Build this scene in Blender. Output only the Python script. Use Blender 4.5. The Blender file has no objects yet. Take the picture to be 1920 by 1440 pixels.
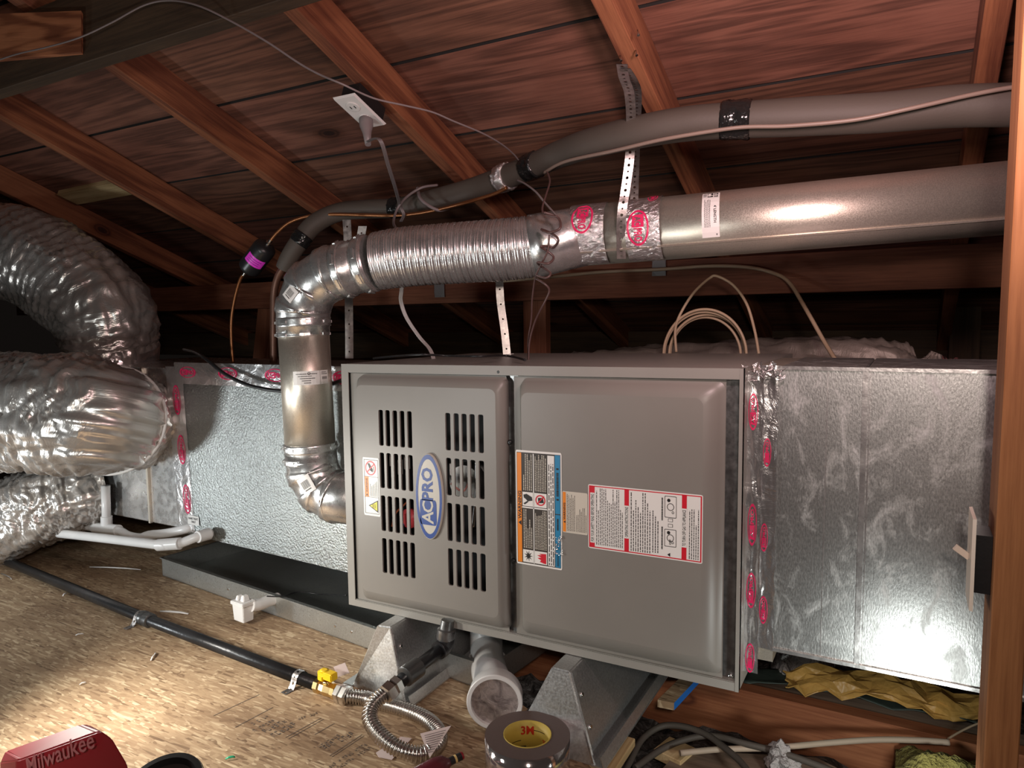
import bpy, bmesh, math, random
from mathutils import Vector, Matrix, noise
random.seed(7)
PI = math.pi
scn = bpy.context.scene
COL = scn.collection
# ------------------------------------------------------------------ camera
F = 1335.0
def _c(x, y): return Vector((x-960, 720-y, -F))
_a = (-_c(-1450, 634)).normalized()
_b = _c(1704, 596); _b = (_b - _a*_b.dot(_a)).normalized()
R = Matrix((_a, _b, _a.cross(_b)))
cam_d = bpy.data.cameras.new('camera'); cam = bpy.data.objects.new('camera', cam_d); COL.objects.link(cam)
cam_d.sensor_width = 36; cam_d.lens = F/1920*36; cam_d.clip_start = .02
cam.matrix_world = R.to_4x4()
scn.camera = cam
# ------------------------------------------------------------------ world, exposure, lights
w = bpy.data.worlds.new('world'); scn.world = w; w.use_nodes = True
w.node_tree.nodes['Background'].inputs[0].default_value = (.10, .08, .07, 1)
w.node_tree.nodes['Background'].inputs[1].default_value = .05
vs = scn.view_settings
vs.view_transform = 'Standard'; vs.look = 'None'; vs.exposure = 0; vs.gamma = 1; vs.use_curve_mapping = False
def area(name, loc, target, size, power, col, shape='DISK', spread=PI):
    l = bpy.data.lights.new(name, 'AREA'); l.shape = shape; l.size = size; l.energy = power; l.color = col; l.spread = spread
    o = bpy.data.objects.new(name, l); COL.objects.link(o); o.location = loc
    o.rotation_euler = (Vector(target)-Vector(loc)).to_track_quat('-Z', 'Y').to_euler(); return o
area('floor_work_light', (.045, .96, -.65), (-.09, 1.25, -.70), .06, .72, (.95, 1, .96), spread=2.35)
area('left_work_light', (-2.45, .30, -.62), (-1.90, 1.4, -.50), .16, 4.2, (.92, .98, 1), spread=2.3)
area('middle_fill_light', (-1.28, .12, -.26), (-1.45, 1.4, -.36), .14, 2.7, (.95, 1, .98), spread=2.3)  # added fill with no source of its own, lifts coil box and left door
area('battery_work_light', (-1.50, .62, -.46), (-1.05, 1.05, -.78), .12, 3.4, (1, .95, .86), spread=2.4)
area('roof_work_light', (-.02, .70, .34), (-.22, 1.45, .62), .16, 8.5, (1, .70, .70))
area('camera_fill_light', (.10, -.10, .14), (-.6, 1.3, .12), .10, 6.0, (1, .84, .74))  # added camera-side fill for the furnace front and roof, not a real source
# ------------------------------------------------------------------ unprojection helpers (photo pixel -> point on a real plane)
def ray(x, y): return R @ _c(x, y)
def PY(x, y, Y): d = ray(x, y); return d*(Y/d.y)
def PZ(x, y, Z): d = ray(x, y); return d*(Z/d.z)
def PN(x, y, d0, s=.387): d = ray(x, y); return d*(d0/(s*d.y+d.z))
# ------------------------------------------------------------------ materials
MATS = {}
def _new(name):
    m = bpy.data.materials.new(name); m.use_nodes = True
    nt = m.node_tree; return m, nt, nt.nodes['Principled BSDF']
def _coord(nt, sc=(1,1,1), rot=(0,0,0), src='Object'):
    t = nt.nodes.new('ShaderNodeTexCoord'); mp = nt.nodes.new('ShaderNodeMapping')
    mp.inputs['Scale'].default_value = sc; mp.inputs['Rotation'].default_value = rot
    nt.links.new(t.outputs[src], mp.inputs[0]); return mp.outputs[0]
def _noise(nt, co, scale, detail=4, rough=.55, dist=0):
    n = nt.nodes.new('ShaderNodeTexNoise'); n.inputs['Scale'].default_value = scale; n.inputs['Detail'].default_value = detail
    n.inputs['Roughness'].default_value = rough; n.inputs['Distortion'].default_value = dist
    nt.links.new(co, n.inputs['Vector']); return n.outputs['Fac']
def _ramp(nt, f, stops):
    r = nt.nodes.new('ShaderNodeValToRGB'); el = r.color_ramp.elements
    while len(el) < len(stops): el.new(.5)
    for e, (p, c) in zip(el, stops): e.position = p; e.color = (*c, 1) if len(c) == 3 else c
    nt.links.new(f, r.inputs[0]); return r.outputs[0]
def _mix(nt, a, b, fac=.5, mode='MIX'):
    m = nt.nodes.new('ShaderNodeMix'); m.data_type = 'RGBA'; m.blend_type = mode
    for k, v in ((6, a), (7, b)):
        if hasattr(v, 'links') or hasattr(v, 'is_linked'): nt.links.new(v, m.inputs[k])
        else: m.inputs[k].default_value = (*v, 1)
    if hasattr(fac, 'is_linked'): nt.links.new(fac, m.inputs[0])
    else: m.inputs[0].default_value = fac
    return m.outputs[2]
def _bump(nt, h, strength, dist, bs):
    b = nt.nodes.new('ShaderNodeBump'); b.inputs['Strength'].default_value = strength; b.inputs['Distance'].default_value = dist
    nt.links.new(h, b.inputs['Height']); nt.links.new(b.outputs[0], bs.inputs['Normal']); return b
def plain(name, col, rough=.5, metal=0, bump=None, spec=.5, var=0, coat=0):
    if name in MATS: return MATS[name]
    m, nt, bs = _new(name); bs.inputs['Base Color'].default_value = (*col, 1); bs.inputs['Roughness'].default_value = rough
    bs.inputs['Metallic'].default_value = metal; bs.inputs['Specular IOR Level'].default_value = spec; bs.inputs['Coat Weight'].default_value = coat
    co = _coord(nt)
    if var:
        f = _noise(nt, co, 9, 5); c = _ramp(nt, f, [(.3, tuple(x*(1-var) for x in col)), (.7, tuple(min(1, x*(1+var)) for x in col))])
        nt.links.new(c, bs.inputs['Base Color'])
    if bump: _bump(nt, _noise(nt, co, bump[0], 3), bump[1], bump[2], bs)
    MATS[name] = m; return m
def wood(name, dark, light, along='X', seed=0, rough=.75, knots=True, ring=5.0, amp=.13, bs_=.2, tone=False):
    m, nt, bs = _new(name)
    st = {'X': (1.1, 14, 14), 'Z': (14, 14, 1.1), 'Y': (14, 1.1, 14)}[along]
    t = nt.nodes.new('ShaderNodeTexCoord'); oi = nt.nodes.new('ShaderNodeObjectInfo')
    ad = nt.nodes.new('ShaderNodeVectorMath'); ad.operation = 'ADD'
    sc = nt.nodes.new('ShaderNodeVectorMath'); sc.operation = 'SCALE'; sc.inputs[0].default_value = (7.3+seed, 3.1, 5.7); nt.links.new(oi.outputs['Random'], sc.inputs['Scale'])
    nt.links.new(t.outputs['Object'], ad.inputs[0]); nt.links.new(sc.outputs[0], ad.inputs[1])
    def mp(s):
        q = nt.nodes.new('ShaderNodeMapping'); q.inputs['Scale'].default_value = s; q.inputs['Location'].default_value = (seed*1.7, seed, seed*.6)
        nt.links.new(ad.outputs[0], q.inputs[0]); return q.outputs[0]
    big = _noise(nt, mp(tuple(x*.35 for x in st)), 1.3, 3, .5, .6)
    wv = nt.nodes.new('ShaderNodeMath'); wv.operation = 'MULTIPLY'; wv.inputs[1].default_value = ring*7; nt.links.new(big, wv.inputs[0])
    sn = nt.nodes.new('ShaderNodeMath'); sn.operation = 'SINE'; nt.links.new(wv.outputs[0], sn.inputs[0])
    fine = _noise(nt, mp(tuple(x*4 if x > 2 else x*2 for x in st)), 3, 5, .65)
    mr = nt.nodes.new('ShaderNodeMath'); mr.operation = 'MULTIPLY_ADD'; mr.inputs[1].default_value = amp; nt.links.new(sn.outputs[0], mr.inputs[0]); nt.links.new(fine, mr.inputs[2])
    c = _ramp(nt, mr.outputs[0], [(.28, dark), (.5, tuple((a+b)/2 for a, b in zip(dark, light))), (.72, light)])
    var = _noise(nt, mp((1.5, 1.5, 1.5)), 1.6, 3)
    c = _mix(nt, c, _ramp(nt, var, [(.3, (.62, .55, .5)), (.65, (1, 1, 1))]), 1.0, 'MULTIPLY')
    if knots:
        vo = nt.nodes.new('ShaderNodeTexVoronoi'); vo.inputs['Scale'].default_value = 1.0
        nt.links.new(mp(tuple(2.0 if x < 2 else 3.6 for x in st)), vo.inputs['Vector'])
        c = _mix(nt, c, _ramp(nt, vo.outputs['Distance'], [(.0, (.12, .07, .06)), (.04, (.22, .13, .10)), (.05, (.6, .5, .4)), (.065, (.3, .2, .16)), (.085, (.8, .7, .6)), (.13, (1, 1, 1))]), 1.0, 'MULTIPLY')
    if tone:
        at = nt.nodes.new('ShaderNodeAttribute'); at.attribute_name = 'tone'; c = _mix(nt, c, at.outputs['Color'], 1.0, 'MULTIPLY')
    nt.links.new(c, bs.inputs['Base Color']); bs.inputs['Roughness'].default_value = rough
    _bump(nt, mr.outputs[0], bs_, .002, bs)
    MATS[name] = m; return m
def galv(name, col=(.62, .63, .62), rough=.33, scale=60, along=None, bstr=.15, lo=.72, smears=False, bdist=.002, metal=.85):
    m, nt, bs = _new(name); bs.inputs['Metallic'].default_value = metal
    co = _coord(nt, along or (1, 1, 1))
    f = _noise(nt, co, scale, 3, .6); g = _noise(nt, _coord(nt), 3.0, 4)
    c = _ramp(nt, f, [(.35, tuple(x*lo for x in col)), (.65, col)])
    c = _mix(nt, c, _ramp(nt, g, [(.3, (.78, .78, .78)), (.7, (1, 1, 1))]), 1, 'MULTIPLY')
    if smears:
        s = _noise(nt, _coord(nt, (4.2, 4.2, 2.6), (0, .5, 0)), 4.6, 8, .66, 1.6)
        sm = _ramp(nt, s, [(.60, (0, 0, 0)), (.70, (.45, .45, .45))])
        c = _mix(nt, c, (.82, .84, .84), sm)
        rr = _ramp(nt, s, [(.5, (rough,)*3), (.66, (.62,)*3)]); nt.links.new(rr, bs.inputs['Roughness'])
    else:
        rr = _ramp(nt, f, [(.3, (rough*.85,)*3), (.7, (rough*1.2,)*3)]); nt.links.new(rr, bs.inputs['Roughness'])
    nt.links.new(c, bs.inputs['Base Color'])
    _bump(nt, f, bstr, bdist, bs); MATS[name] = m; return m
def osb(name):
    m, nt, bs = _new(name)
    cols = []
    hs = []
    for k, (rot, sc) in enumerate((((0,0,.35), (30, 240, 1)), ((0,0,-.5), (28, 210, 1)), ((0,0,1.25), (40, 240, 1)))):
        co = _coord(nt, sc, rot)
        n = nt.nodes.new('ShaderNodeTexNoise'); n.inputs['Scale'].default_value = .35; n.inputs['Detail'].default_value = 2; nt.links.new(co, n.inputs['Vector'])
        mx = nt.nodes.new('ShaderNodeVectorMath'); mx.operation = 'MULTIPLY_ADD'; mx.inputs[1].default_value = (1.6,)*3
        nt.links.new(n.outputs['Color'], mx.inputs[0]); nt.links.new(co, mx.inputs[2])
        v = nt.nodes.new('ShaderNodeTexVoronoi'); v.inputs['Scale'].default_value = 1; nt.links.new(mx.outputs[0], v.inputs['Vector'])
        sp = nt.nodes.new('ShaderNodeSeparateColor'); nt.links.new(v.outputs['Color'], sp.inputs[0])
        cols.append(_ramp(nt, sp.outputs[0], [(0, (.20, .12, .065)), (.15, (.34, .22, .125)), (.8, (.46, .32, .19)), (1, (.66, .51, .33))])); hs.append(sp.outputs[1])
    sel = _noise(nt, _coord(nt), 26, 2); sel2 = _noise(nt, _coord(nt, (1, 1, 1), (0, 0, 1)), 21, 2)
    a = _mix(nt, cols[0], cols[1], _ramp(nt, sel, [(.48, (0,0,0)), (.52, (1,1,1))]))
    a = _mix(nt, a, cols[2], _ramp(nt, sel2, [(.56, (0,0,0)), (.59, (1,1,1))]))
    dirt = _noise(nt, _coord(nt, (1, 1.6, 1)), 2.3, 5, .6, .4)
    a = _mix(nt, a, _ramp(nt, dirt, [(.3, (.45, .38, .34)), (.55, (1, 1, 1))]), 1, 'MULTIPLY')
    nt.links.new(a, bs.inputs['Base Color']); bs.inputs['Roughness'].default_value = .8
    _bump(nt, hs[0], .5, .002, bs); MATS[name] = m; return m
def foil(name,  col=(.72, .69, .65), rough=.2, sc=(30, 30, 30), strength=.8, dist=.006, src='Object', metal=.9):
    m, nt, bs = _new(name); bs.inputs['Metallic'].default_value = metal
    co = _coord(nt, sc, (0, 0, .35 if src == 'UV' else 0), src); f = _noise(nt, co, 1, 5, .6, .7 if src == 'UV' else 1.2); g = _noise(nt, _coord(nt), 5, 3)
    nt.links.new(_ramp(nt, g, [(.3, tuple(x*.8 for x in col)), (.7, col)]), bs.inputs['Base Color'])
    bs.inputs['Roughness'].default_value = rough; _bump(nt, f, strength, dist, bs); MATS[name] = m; return m
RAFT = wood('rafter_wood', (.17, .052, .024), (.38, .145, .066), seed=1, ring=7, amp=.18)
SHEATH = wood('sheathing_wood', (.10, .040, .026), (.235, .098, .064), seed=3, ring=9, amp=.17, bs_=.12, tone=True)
BEAMW = wood('purlin_wood', (.17, .055, .028), (.33, .13, .07), seed=5)
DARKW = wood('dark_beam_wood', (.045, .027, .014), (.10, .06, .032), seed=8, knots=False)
POSTW = wood('stud_wood', (.24, .085, .025), (.42, .18, .065), along='X', seed=12, knots=False, ring=3)
JOISTW = wood('joist_wood', (.26, .08, .03), (.46, .18, .08), seed=14)
GREYW = wood('weathered_wood', (.13, .085, .06), (.26, .19, .14), seed=17, knots=False)
PALEW = wood('pale_wood', (.45, .30, .14), (.70, .52, .28), seed=19, knots=False)
OSB = osb('osb_board')
PAINT = plain('grey_cabinet_paint', (.27, .255, .232), .42, .0, (900, .06, .0006), var=.03)
PAINT2 = plain('grey_door_paint', (.225, .208, .188), .40, .0, (900, .06, .0006), var=.03)
SHADEIN = plain('interior_shade', (.02, .02, .022), .6)
GALV = galv('galvanised_sheet', smears=True, rough=.36, scale=1, along=(420, 420, 160), bstr=.35, lo=.6, bdist=.0008)
GALVP = galv('galvanised_pipe', (.86, .78, .67), .36, 1, (500, 500, 500), .08, .85, metal=.82)
GALVF = galv('galvanised_fitting', (.84, .83, .82), .27, 40, None, .2, .88, bdist=.003)
GALVS = galv('galvanised_stand', (.74, .75, .75), .33, 240, None, .12, .8)
GALVD = galv('galvanised_pan', (.66, .68, .66), .32, 300, None, .10, .85)
EMB = galv('embossed_foil_faced_sheet', (.44, .46, .45), .34, 170, (1, 1, 1), .7, .85, bdist=.004, metal=.95)
FOILD = foil('flex_duct_foil', (.74, .70, .66), .27, (26, 1.2, 1), .9, .007, 'UV', .72)
DULLF = foil('dull_duct_foil', (.40, .34, .30), .5, (26, 1.2, 1), .7, .006, 'UV', .3)
FOILT = foil('foil_tape', (.86, .85, .85), .24, (26, 26, 26), .6, .004)
FOILC = foil('crinkled_foil', (.88, .86, .86), .22, (70, 70, 70), 1.0, .006)
STRAPM = galv('strap_steel', (.50, .46, .44), .35, 90, None, .1)
RUB = plain('black_rubber_foam', (.072, .058, .047), .66, 0, (240, .25, .001))
BLACK = plain('black_paint', (.015, .015, .016), .35, 0, (90, .3, .001))
BLKPIPE = plain('black_iron', (.022, .022, .024), .32, .3, (60, .5, .0015), var=.4)
PLAST = plain('white_plastic', (.78, .76, .74), .35)
PVC = plain('white_pvc', (.74, .73, .72), .32, var=.05)
IVORY = plain('ivory_plastic', (.72, .62, .52), .4)
GREYC = plain('grey_cord', (.20, .165, .165), .45)
BRNW = plain('brown_wire', (.10, .055, .05), .4)
CREAM = plain('cream_cable', (.50, .37, .25), .5)
COPPER = plain('copper', (.36, .15, .065), .38, .8, (40, .2, .001), var=.2)
BRASS = plain('brass', (.66, .50, .24), .28, 1, var=.15)
STEEL = plain('stainless_steel', (.62, .59, .56), .25, 1)
CHROME = plain('bright_screw', (.8, .8, .8), .2, 1)
YELL = plain('yellow_plastic', (.90, .58, .01), .35)
REDP = plain('red_plastic', (.26, .003, .010), .45)
PINK = plain('pink_print', (.72, .02, .12), .4)
MAG = plain('magenta_label', (.75, .05, .62), .4)
WHITEP = plain('label_white', (.80, .78, .75), .4)
CREAMP = plain('label_cream', (.60, .55, .47), .45)
BLK = plain('print_black', (.012, .01, .01), .45)
DKBR = plain('label_dark', (.035, .024, .018), .45)
ORNG = plain('label_orange', (.80, .23, .01), .4)
BLUEL = plain('label_blue', (.02, .22, .42), .4)
REDL = plain('label_red', (.62, .012, .03), .4)
YELLL = plain('label_yellow', (.85, .72, .03), .4)
NAVY = plain('badge_blue', (.022, .065, .27), .35)
BADGE = plain('badge_cream', (.55, .52, .46), .3)
BLUET = plain('blue_edge_paint', (.01, .20, .72), .5)
KRAFT = plain('kraft_paper', (.50, .29, .075), .42, 0, (22, .8, .01), var=.35)
TARP = plain('dark_green_felt', (.035, .05, .042), .5, 0, (18, .5, .006))
YBATT = plain('yellow_fibreglass', (.38, .34, .10), .95, 0, (70, 1, .02), var=.35)
PINKI = plain('pink_insulation', (.42, .16, .15), .95, 0, (80, 1, .02), var=.3)
TAPEB = plain('tape_roll_side', (.11, .075, .068), .45, 0, (300, .2, .001))
CORE = plain('tape_core_card', (.50, .36, .06), .55, var=.15)
PAPER = plain('paper_tag', (.62, .50, .48), .6)
SHINYB = plain('black_vinyl_tape', (.012, .012, .012), .16, 0, (45, .9, .006))
def insul_mat():
    m, nt, bs = _new('blown_insulation'); co = _coord(nt)
    f = _noise(nt, co, 45, 6, .7, 1); g = _noise(nt, co, 9, 4)
    c = _ramp(nt, f, [(.36, (.02, .017, .015)), (.5, (.16, .145, .14)), (.68, (.58, .55, .54))])
    c = _mix(nt, c, _ramp(nt, g, [(.35, (.3, .28, .27)), (.62, (1, 1, 1))]), 1, 'MULTIPLY')
    nt.links.new(c, bs.inputs['Base Color']); bs.inputs['Roughness'].default_value = .95; _bump(nt, f, 1, .02, bs); return m
INSUL = insul_mat()
FLUFF = plain('pale_fluff', (.52, .50, .50), .95, 0, (90, 1, .012), var=.45)
def screen_mat():
    m, nt, bs = _new('wire_screen'); co = _coord(nt, (1, 1, 1))
    f = _noise(nt, co, 40, 4, .6, 1.5); bs.inputs['Metallic'].default_value = .8; bs.inputs['Roughness'].default_value = .4
    nt.links.new(_ramp(nt, f, [(.3, (.20, .17, .17)), (.62, (.60, .54, .53))]), bs.inputs['Base Color']); _bump(nt, f, .6, .003, bs); return m
SCREEN = screen_mat()
# ------------------------------------------------------------------ object helpers
WL = {}
def T(name, label, cat, group=None, loc=(0, 0, 0)):
    o = bpy.data.objects.new(name, None); COL.objects.link(o); o.location = loc; o.empty_display_size = .03
    o['label'] = label; o['category'] = cat
    if group: o['group'] = group
    WL[o.name] = Vector(loc); return o
def M(name, bm, mat, parent=None, label=None, cat=None, group=None, kind=None, smooth=False, rot=None):
    """bm in world coordinates; mat one material or a list"""
    if isinstance(bm, P2): bm, mat = bm.bm, bm.mats
    if smooth is True:
        for f in bm.faces: f.smooth = True
    xs = [v.co for v in bm.verts]
    if parent is not None: base = WL[parent.name].copy()
    else:
        base = Vector(((min(v.x for v in xs)+max(v.x for v in xs))/2, (min(v.y for v in xs)+max(v.y for v in xs))/2, min(v.z for v in xs)))
    own = base.copy()
    if rot is not None:          # give the mesh its own rotated frame (grain runs along local x)
        own = sum(xs, Vector())/len(xs) if parent is None else base
        inv = rot.to_3x3().inverted()
        for v in bm.verts: v.co = inv @ (v.co-own)
    else:
        for v in bm.verts: v.co -= own
    me = bpy.data.meshes.new(name); bm.to_mesh(me); bm.free()
    for m in (mat if isinstance(mat, (list, tuple)) else [mat]): me.materials.append(m)
    o = bpy.data.objects.new(name, me); COL.objects.link(o)
    if parent is not None: o.parent = parent; o.location = (0, 0, 0)
    else: o.location = own
    if rot is not None: o.rotation_euler = rot.to_euler()
    if smooth == 'auto':
        for f in me.polygons: f.use_smooth = True
        me.set_sharp_from_angle(angle=.6)
    WL[o.name] = own
    if label: o['label'] = label
    if cat: o['category'] = cat
    if group: o['group'] = group
    if kind: o['kind'] = kind
    return o
def NB(): return bmesh.new()
def hexa(bm, p, mi=0):
    """8 points: bottom ring 0-3, top ring 4-7"""
    v = [bm.verts.new(q) for q in p]
    for f in ((3,2,1,0), (4,5,6,7), (0,1,5,4), (1,2,6,5), (2,3,7,6), (3,0,4,7)):
        bm.faces.new([v[i] for i in f]).material_index = mi
    return v
def box(bm, x0, x1, y0, y1, z0, z1, mi=0):
    return hexa(bm, [Vector(q) for q in ((x0,y0,z0),(x1,y0,z0),(x1,y1,z0),(x0,y1,z0),(x0,y0,z1),(x1,y0,z1),(x1,y1,z1),(x0,y1,z1))], mi)
def obox(bm, p0, p1, w, h, up=Vector((0, 0, 1)), mi=0):
    """box from p0 to p1, width w sideways, height h along up (centred)"""
    p0, p1 = Vector(p0), Vector(p1); d = (p1-p0).normalized(); s = d.cross(up).normalized(); u = s.cross(d).normalized()
    a, b = s*w/2, u*h/2
    return hexa(bm, [p0-a-b, p1-a-b, p1+a-b, p0+a-b, p0-a+b, p1-a+b, p1+a+b, p0+a+b], mi)
def frame_rot(p0, p1, up=Vector((0, 0, 1))):
    d = (Vector(p1)-Vector(p0)).normalized(); s = up.cross(d).normalized(); u = d.cross(s)
    return Matrix((d, s, u)).transposed().to_4x4()
def beam(name, p0, p1, w, h, mat, up=Vector((0, 0, 1)), bev=.0015, **k):
    bm = NB(); obox(bm, p0, p1, w, h, up)
    bmesh.ops.recalc_face_normals(bm, faces=bm.faces)
    bmesh.ops.bevel(bm, geom=list(bm.edges), offset=bev, segments=1, affect='EDGES')
    return M(name, bm, mat, rot=frame_rot(p0, p1, up), **k)
def spline(pts, n=8, closed=False):
    """Catmull-Rom; pts are Vectors or (Vector, r)"""
    P = [Vector((*p[0], p[1])) if isinstance(p, tuple) and len(p) == 2 else Vector((*p, 0)) for p in pts]
    out = []; L = len(P); rng = range(L if closed else L-1)
    for i in rng:
        g = (lambda k: P[k % L]) if closed else (lambda k: P[max(0, min(L-1, k))])
        a, b, c, d = g(i-1), g(i), g(i+1), g(i+2)
        for k in range(n):
            t = k/n
            out.append(.5*((2*b)+(c-a)*t+(2*a-5*b+4*c-d)*t*t+(3*b-a-3*c+d)*t**3))
    if not closed: out.append(P[-1])
    return [Vector(q[:3]) for q in out], [q[3] for q in out]
def frames(P, closed=False):
    n = len(P); tg = []
    for i in range(n):
        a = P[(i-1) % n] if (closed or i > 0) else P[0]; b = P[(i+1) % n] if (closed or i < n-1) else P[-1]
        tg.append((b-a).normalized())
    u = tg[0].orthogonal().normalized(); fr = []
    for i in range(n):
        u = (u-tg[i]*u.dot(tg[i])).normalized(); fr.append((tg[i], u, tg[i].cross(u)))
    return fr
def tube(bm, P, r, seg=10, caps=True, closed=False, mi=0, rf=None, flat=1.0):
    fr = frames(P, closed); rings = []; s = 0
    for i, p in enumerate(P):
        if i: s += (P[i]-P[i-1]).length
        rad = r[i] if isinstance(r, (list, tuple)) else r
        t, u, v = fr[i]; ring = []
        for k in range(seg):
            a = 2*PI*k/seg; q = rad if rf is None else rf(s, a, rad, i)
            ring.append(bm.verts.new(p+(u*math.cos(a)+v*math.sin(a)*flat)*q))
        rings.append(ring)
    m = len(P)
    for i in range(m if closed else m-1):
        A, B = rings[i], rings[(i+1) % m]
        for k in range(seg):
            f = bm.faces.new((A[k], A[(k+1) % seg], B[(k+1) % seg], B[k])); f.smooth = True; f.material_index = mi
    if caps and not closed:
        for ring, s_ in ((rings[0], -1), (rings[-1], 1)):
            f = bm.faces.new(ring if s_ > 0 else ring[::-1]); f.material_index = mi
    return rings
def cyl(bm, p0, p1, r, seg=20, mi=0, r1=None):
    return tube(bm, [Vector(p0), Vector(p1)], [r, r if r1 is None else r1], seg, mi=mi)
def seglen(P):
    L = [0]
    for i in range(1, len(P)): L.append(L[-1]+(P[i]-P[i-1]).length)
    return L
def sample(P, s):
    L = seglen(P); s = max(0, min(L[-1], s))
    for i in range(1, len(P)):
        if L[i] >= s:
            t = (s-L[i-1])/max(1e-9, L[i]-L[i-1]); return P[i-1].lerp(P[i], t)
    return P[-1]
def subpath(P, s0, s1, n): return [sample(P, s0+(s1-s0)*k/(n-1)) for k in range(n)]
def cable(name, pts, r, mat, parent=None, n=8, seg=8, **k):
    bm = NB(); P, _ = spline(pts, n); tube(bm, P, r, seg); return M(name, bm, mat, parent, **k)
def lathe(bm, p, ax, prof, seg=24, mi=0, smooth=True, flat=None):
    """prof: list of (distance along axis, radius)"""
    ax = Vector(ax).normalized(); u = ax.orthogonal().normalized(); v = ax.cross(u); rings = []
    for h, r in prof:
        rings.append([bm.verts.new(Vector(p)+ax*h+(u*math.cos(2*PI*k/seg)+v*math.sin(2*PI*k/seg))*r) for k in range(seg)])
    for A, B in zip(rings, rings[1:]):
        for k in range(seg):
            f = bm.faces.new((A[k], A[(k+1) % seg], B[(k+1) % seg], B[k])); f.smooth = smooth; f.material_index = mi
    for r_, q in ((rings[0], -1), (rings[-1], 1)):
        f = bm.faces.new(r_ if q > 0 else r_[::-1]); f.material_index = mi
    return rings
def curve2d(polys, ext=0.0):
    """outline + holes -> list of (verts, faces) in 2D, filled"""
    cu = bpy.data.curves.new('c', 'CURVE'); cu.dimensions = '2D'; cu.fill_mode = 'BOTH'; cu.extrude = ext
    for pl in polys:
        s = cu.splines.new('POLY'); s.points.add(len(pl)-1); s.use_cyclic_u = True
        for q, (x, y) in zip(s.points, pl): q.co = (x, y, 0, 1)
    return _cmesh(cu)
def _cmesh(cu):
    o = bpy.data.objects.new('c', cu); COL.objects.link(o); dg = bpy.context.evaluated_depsgraph_get(); dg.update()
    me = bpy.data.meshes.new_from_object(o.evaluated_get(dg))
    vs_ = [tuple(v.co) for v in me.vertices]; fs = [tuple(p.vertices) for p in me.polygons]
    bpy.data.objects.remove(o); bpy.data.meshes.remove(me); bpy.data.curves.remove(cu); return vs_, fs
_TC = {}
def text2d(s, bold=0.0, res=2):
    if (s, bold) in _TC: return _TC[(s, bold)]
    cu = bpy.data.curves.new('t', 'FONT'); cu.body = s; cu.size = 1; cu.offset = bold; cu.resolution_u = res
    r = _cmesh(cu); _TC[(s, bold)] = r; return r
def rrect(x0, y0, x1, y1, r, n=4):
    out = []
    for cx, cy, a0 in ((x1-r, y1-r, 0), (x0+r, y1-r, 90), (x0+r, y0+r, 180), (x1-r, y0+r, 270)):
        for k in range(n+1):
            a = math.radians(a0+90*k/n); out.append((cx+r*math.cos(a), cy+r*math.sin(a)))
    return out
def ell(cx, cy, rx, ry, n=32): return [(cx+rx*math.cos(2*PI*k/n), cy+ry*math.sin(2*PI*k/n)) for k in range(n)]
class P2:
    """printed sheet: shapes in fractions (u right, v down) of a w x h metre sheet, mapped by fn(u_m, v_m_up, height)"""
    def __init__(s, w, h, fn, lift=.0003):
        s.w, s.h, s.fn, s.bm, s.mats, s.lift, s.base = w, h, fn, NB(), [], lift, 0
    def mi(s, m):
        if m not in s.mats: s.mats.append(m)
        return s.mats.index(m)
    def raw(s, vs_, fs, mat, lay):
        i = s.mi(mat); V = [s.bm.verts.new(s.fn(x, y, s.base+lay*s.lift)) for x, y in vs_]
        for f in fs:
            try: s.bm.faces.new([V[k] for k in f]).material_index = i
            except ValueError: pass
    def poly(s, pts, mat, lay=1, holes=()):
        pl = [[(x*s.w, (1-y)*s.h) for x, y in q] for q in ([pts]+list(holes))]
        v, f = curve2d(pl); s.raw([(a, b) for a, b, c in v], f, mat, lay)
    def rect(s, u0, v0, u1, v1, mat, lay=1, n=1):
        for k in range(n):
            a, b = u0+(u1-u0)*k/n, u0+(u1-u0)*(k+1)/n
            s.raw([(a*s.w, (1-v1)*s.h), (b*s.w, (1-v1)*s.h), (b*s.w, (1-v0)*s.h), (a*s.w, (1-v0)*s.h)], [(0, 1, 2, 3)], mat, lay)
    def text(s, t, u0, v0, u1, v1, mat, rot=0, lay=2, bold=.01):
        vs_, fs = text2d(t, bold)
        if not vs_: return
        xs = [q[0] for q in vs_]; ys = [q[1] for q in vs_]; x0, x1, y0, y1 = min(xs), max(xs), min(ys), max(ys)
        U0, U1, V0, V1 = u0*s.w, u1*s.w, (1-v1)*s.h, (1-v0)*s.h; out = []
        for x, y, _ in vs_:
            a, b = (x-x0)/(x1-x0), (y-y0)/max(1e-6, y1-y0)
            if rot == 90: a, b = 1-b, a
            elif rot == -90: a, b = b, 1-a
            elif rot == 180: a, b = 1-a, 1-b
            out.append((U0+a*(U1-U0), V0+b*(V1-V0)))
        s.raw(out, fs, mat, lay)
    def lines(s, u0, v0, u1, v1, n, mat, lay=2, vert=True, fill=.5, ragged=.35, rnd=None, top=True):
        """rows of tiny illegible words; vert: the rows run up the sheet"""
        rd = rnd or random.Random(int(u0*991+v0*77+n))
        for k in range(n):
            end = 1-(rd.random()*ragged if rd.random() < .7 else 0); t = 0
            while t < end:
                l = (.02+.05*rd.random())
                e = min(end, t+l)
                if vert:
                    a = u0+(u1-u0)*(k+.5-fill/2)/n; b = u0+(u1-u0)*(k+.5+fill/2)/n
                    s.rect(a, v1-(v1-v0)*e, b, v1-(v1-v0)*t, mat, lay)
                else:
                    a = v0+(v1-v0)*(k+.5-fill/2)/n; b = v0+(v1-v0)*(k+.5+fill/2)/n
                    s.rect(u0+(u1-u0)*t, a, u0+(u1-u0)*e, b, mat, lay)
                t = e+.012
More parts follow.
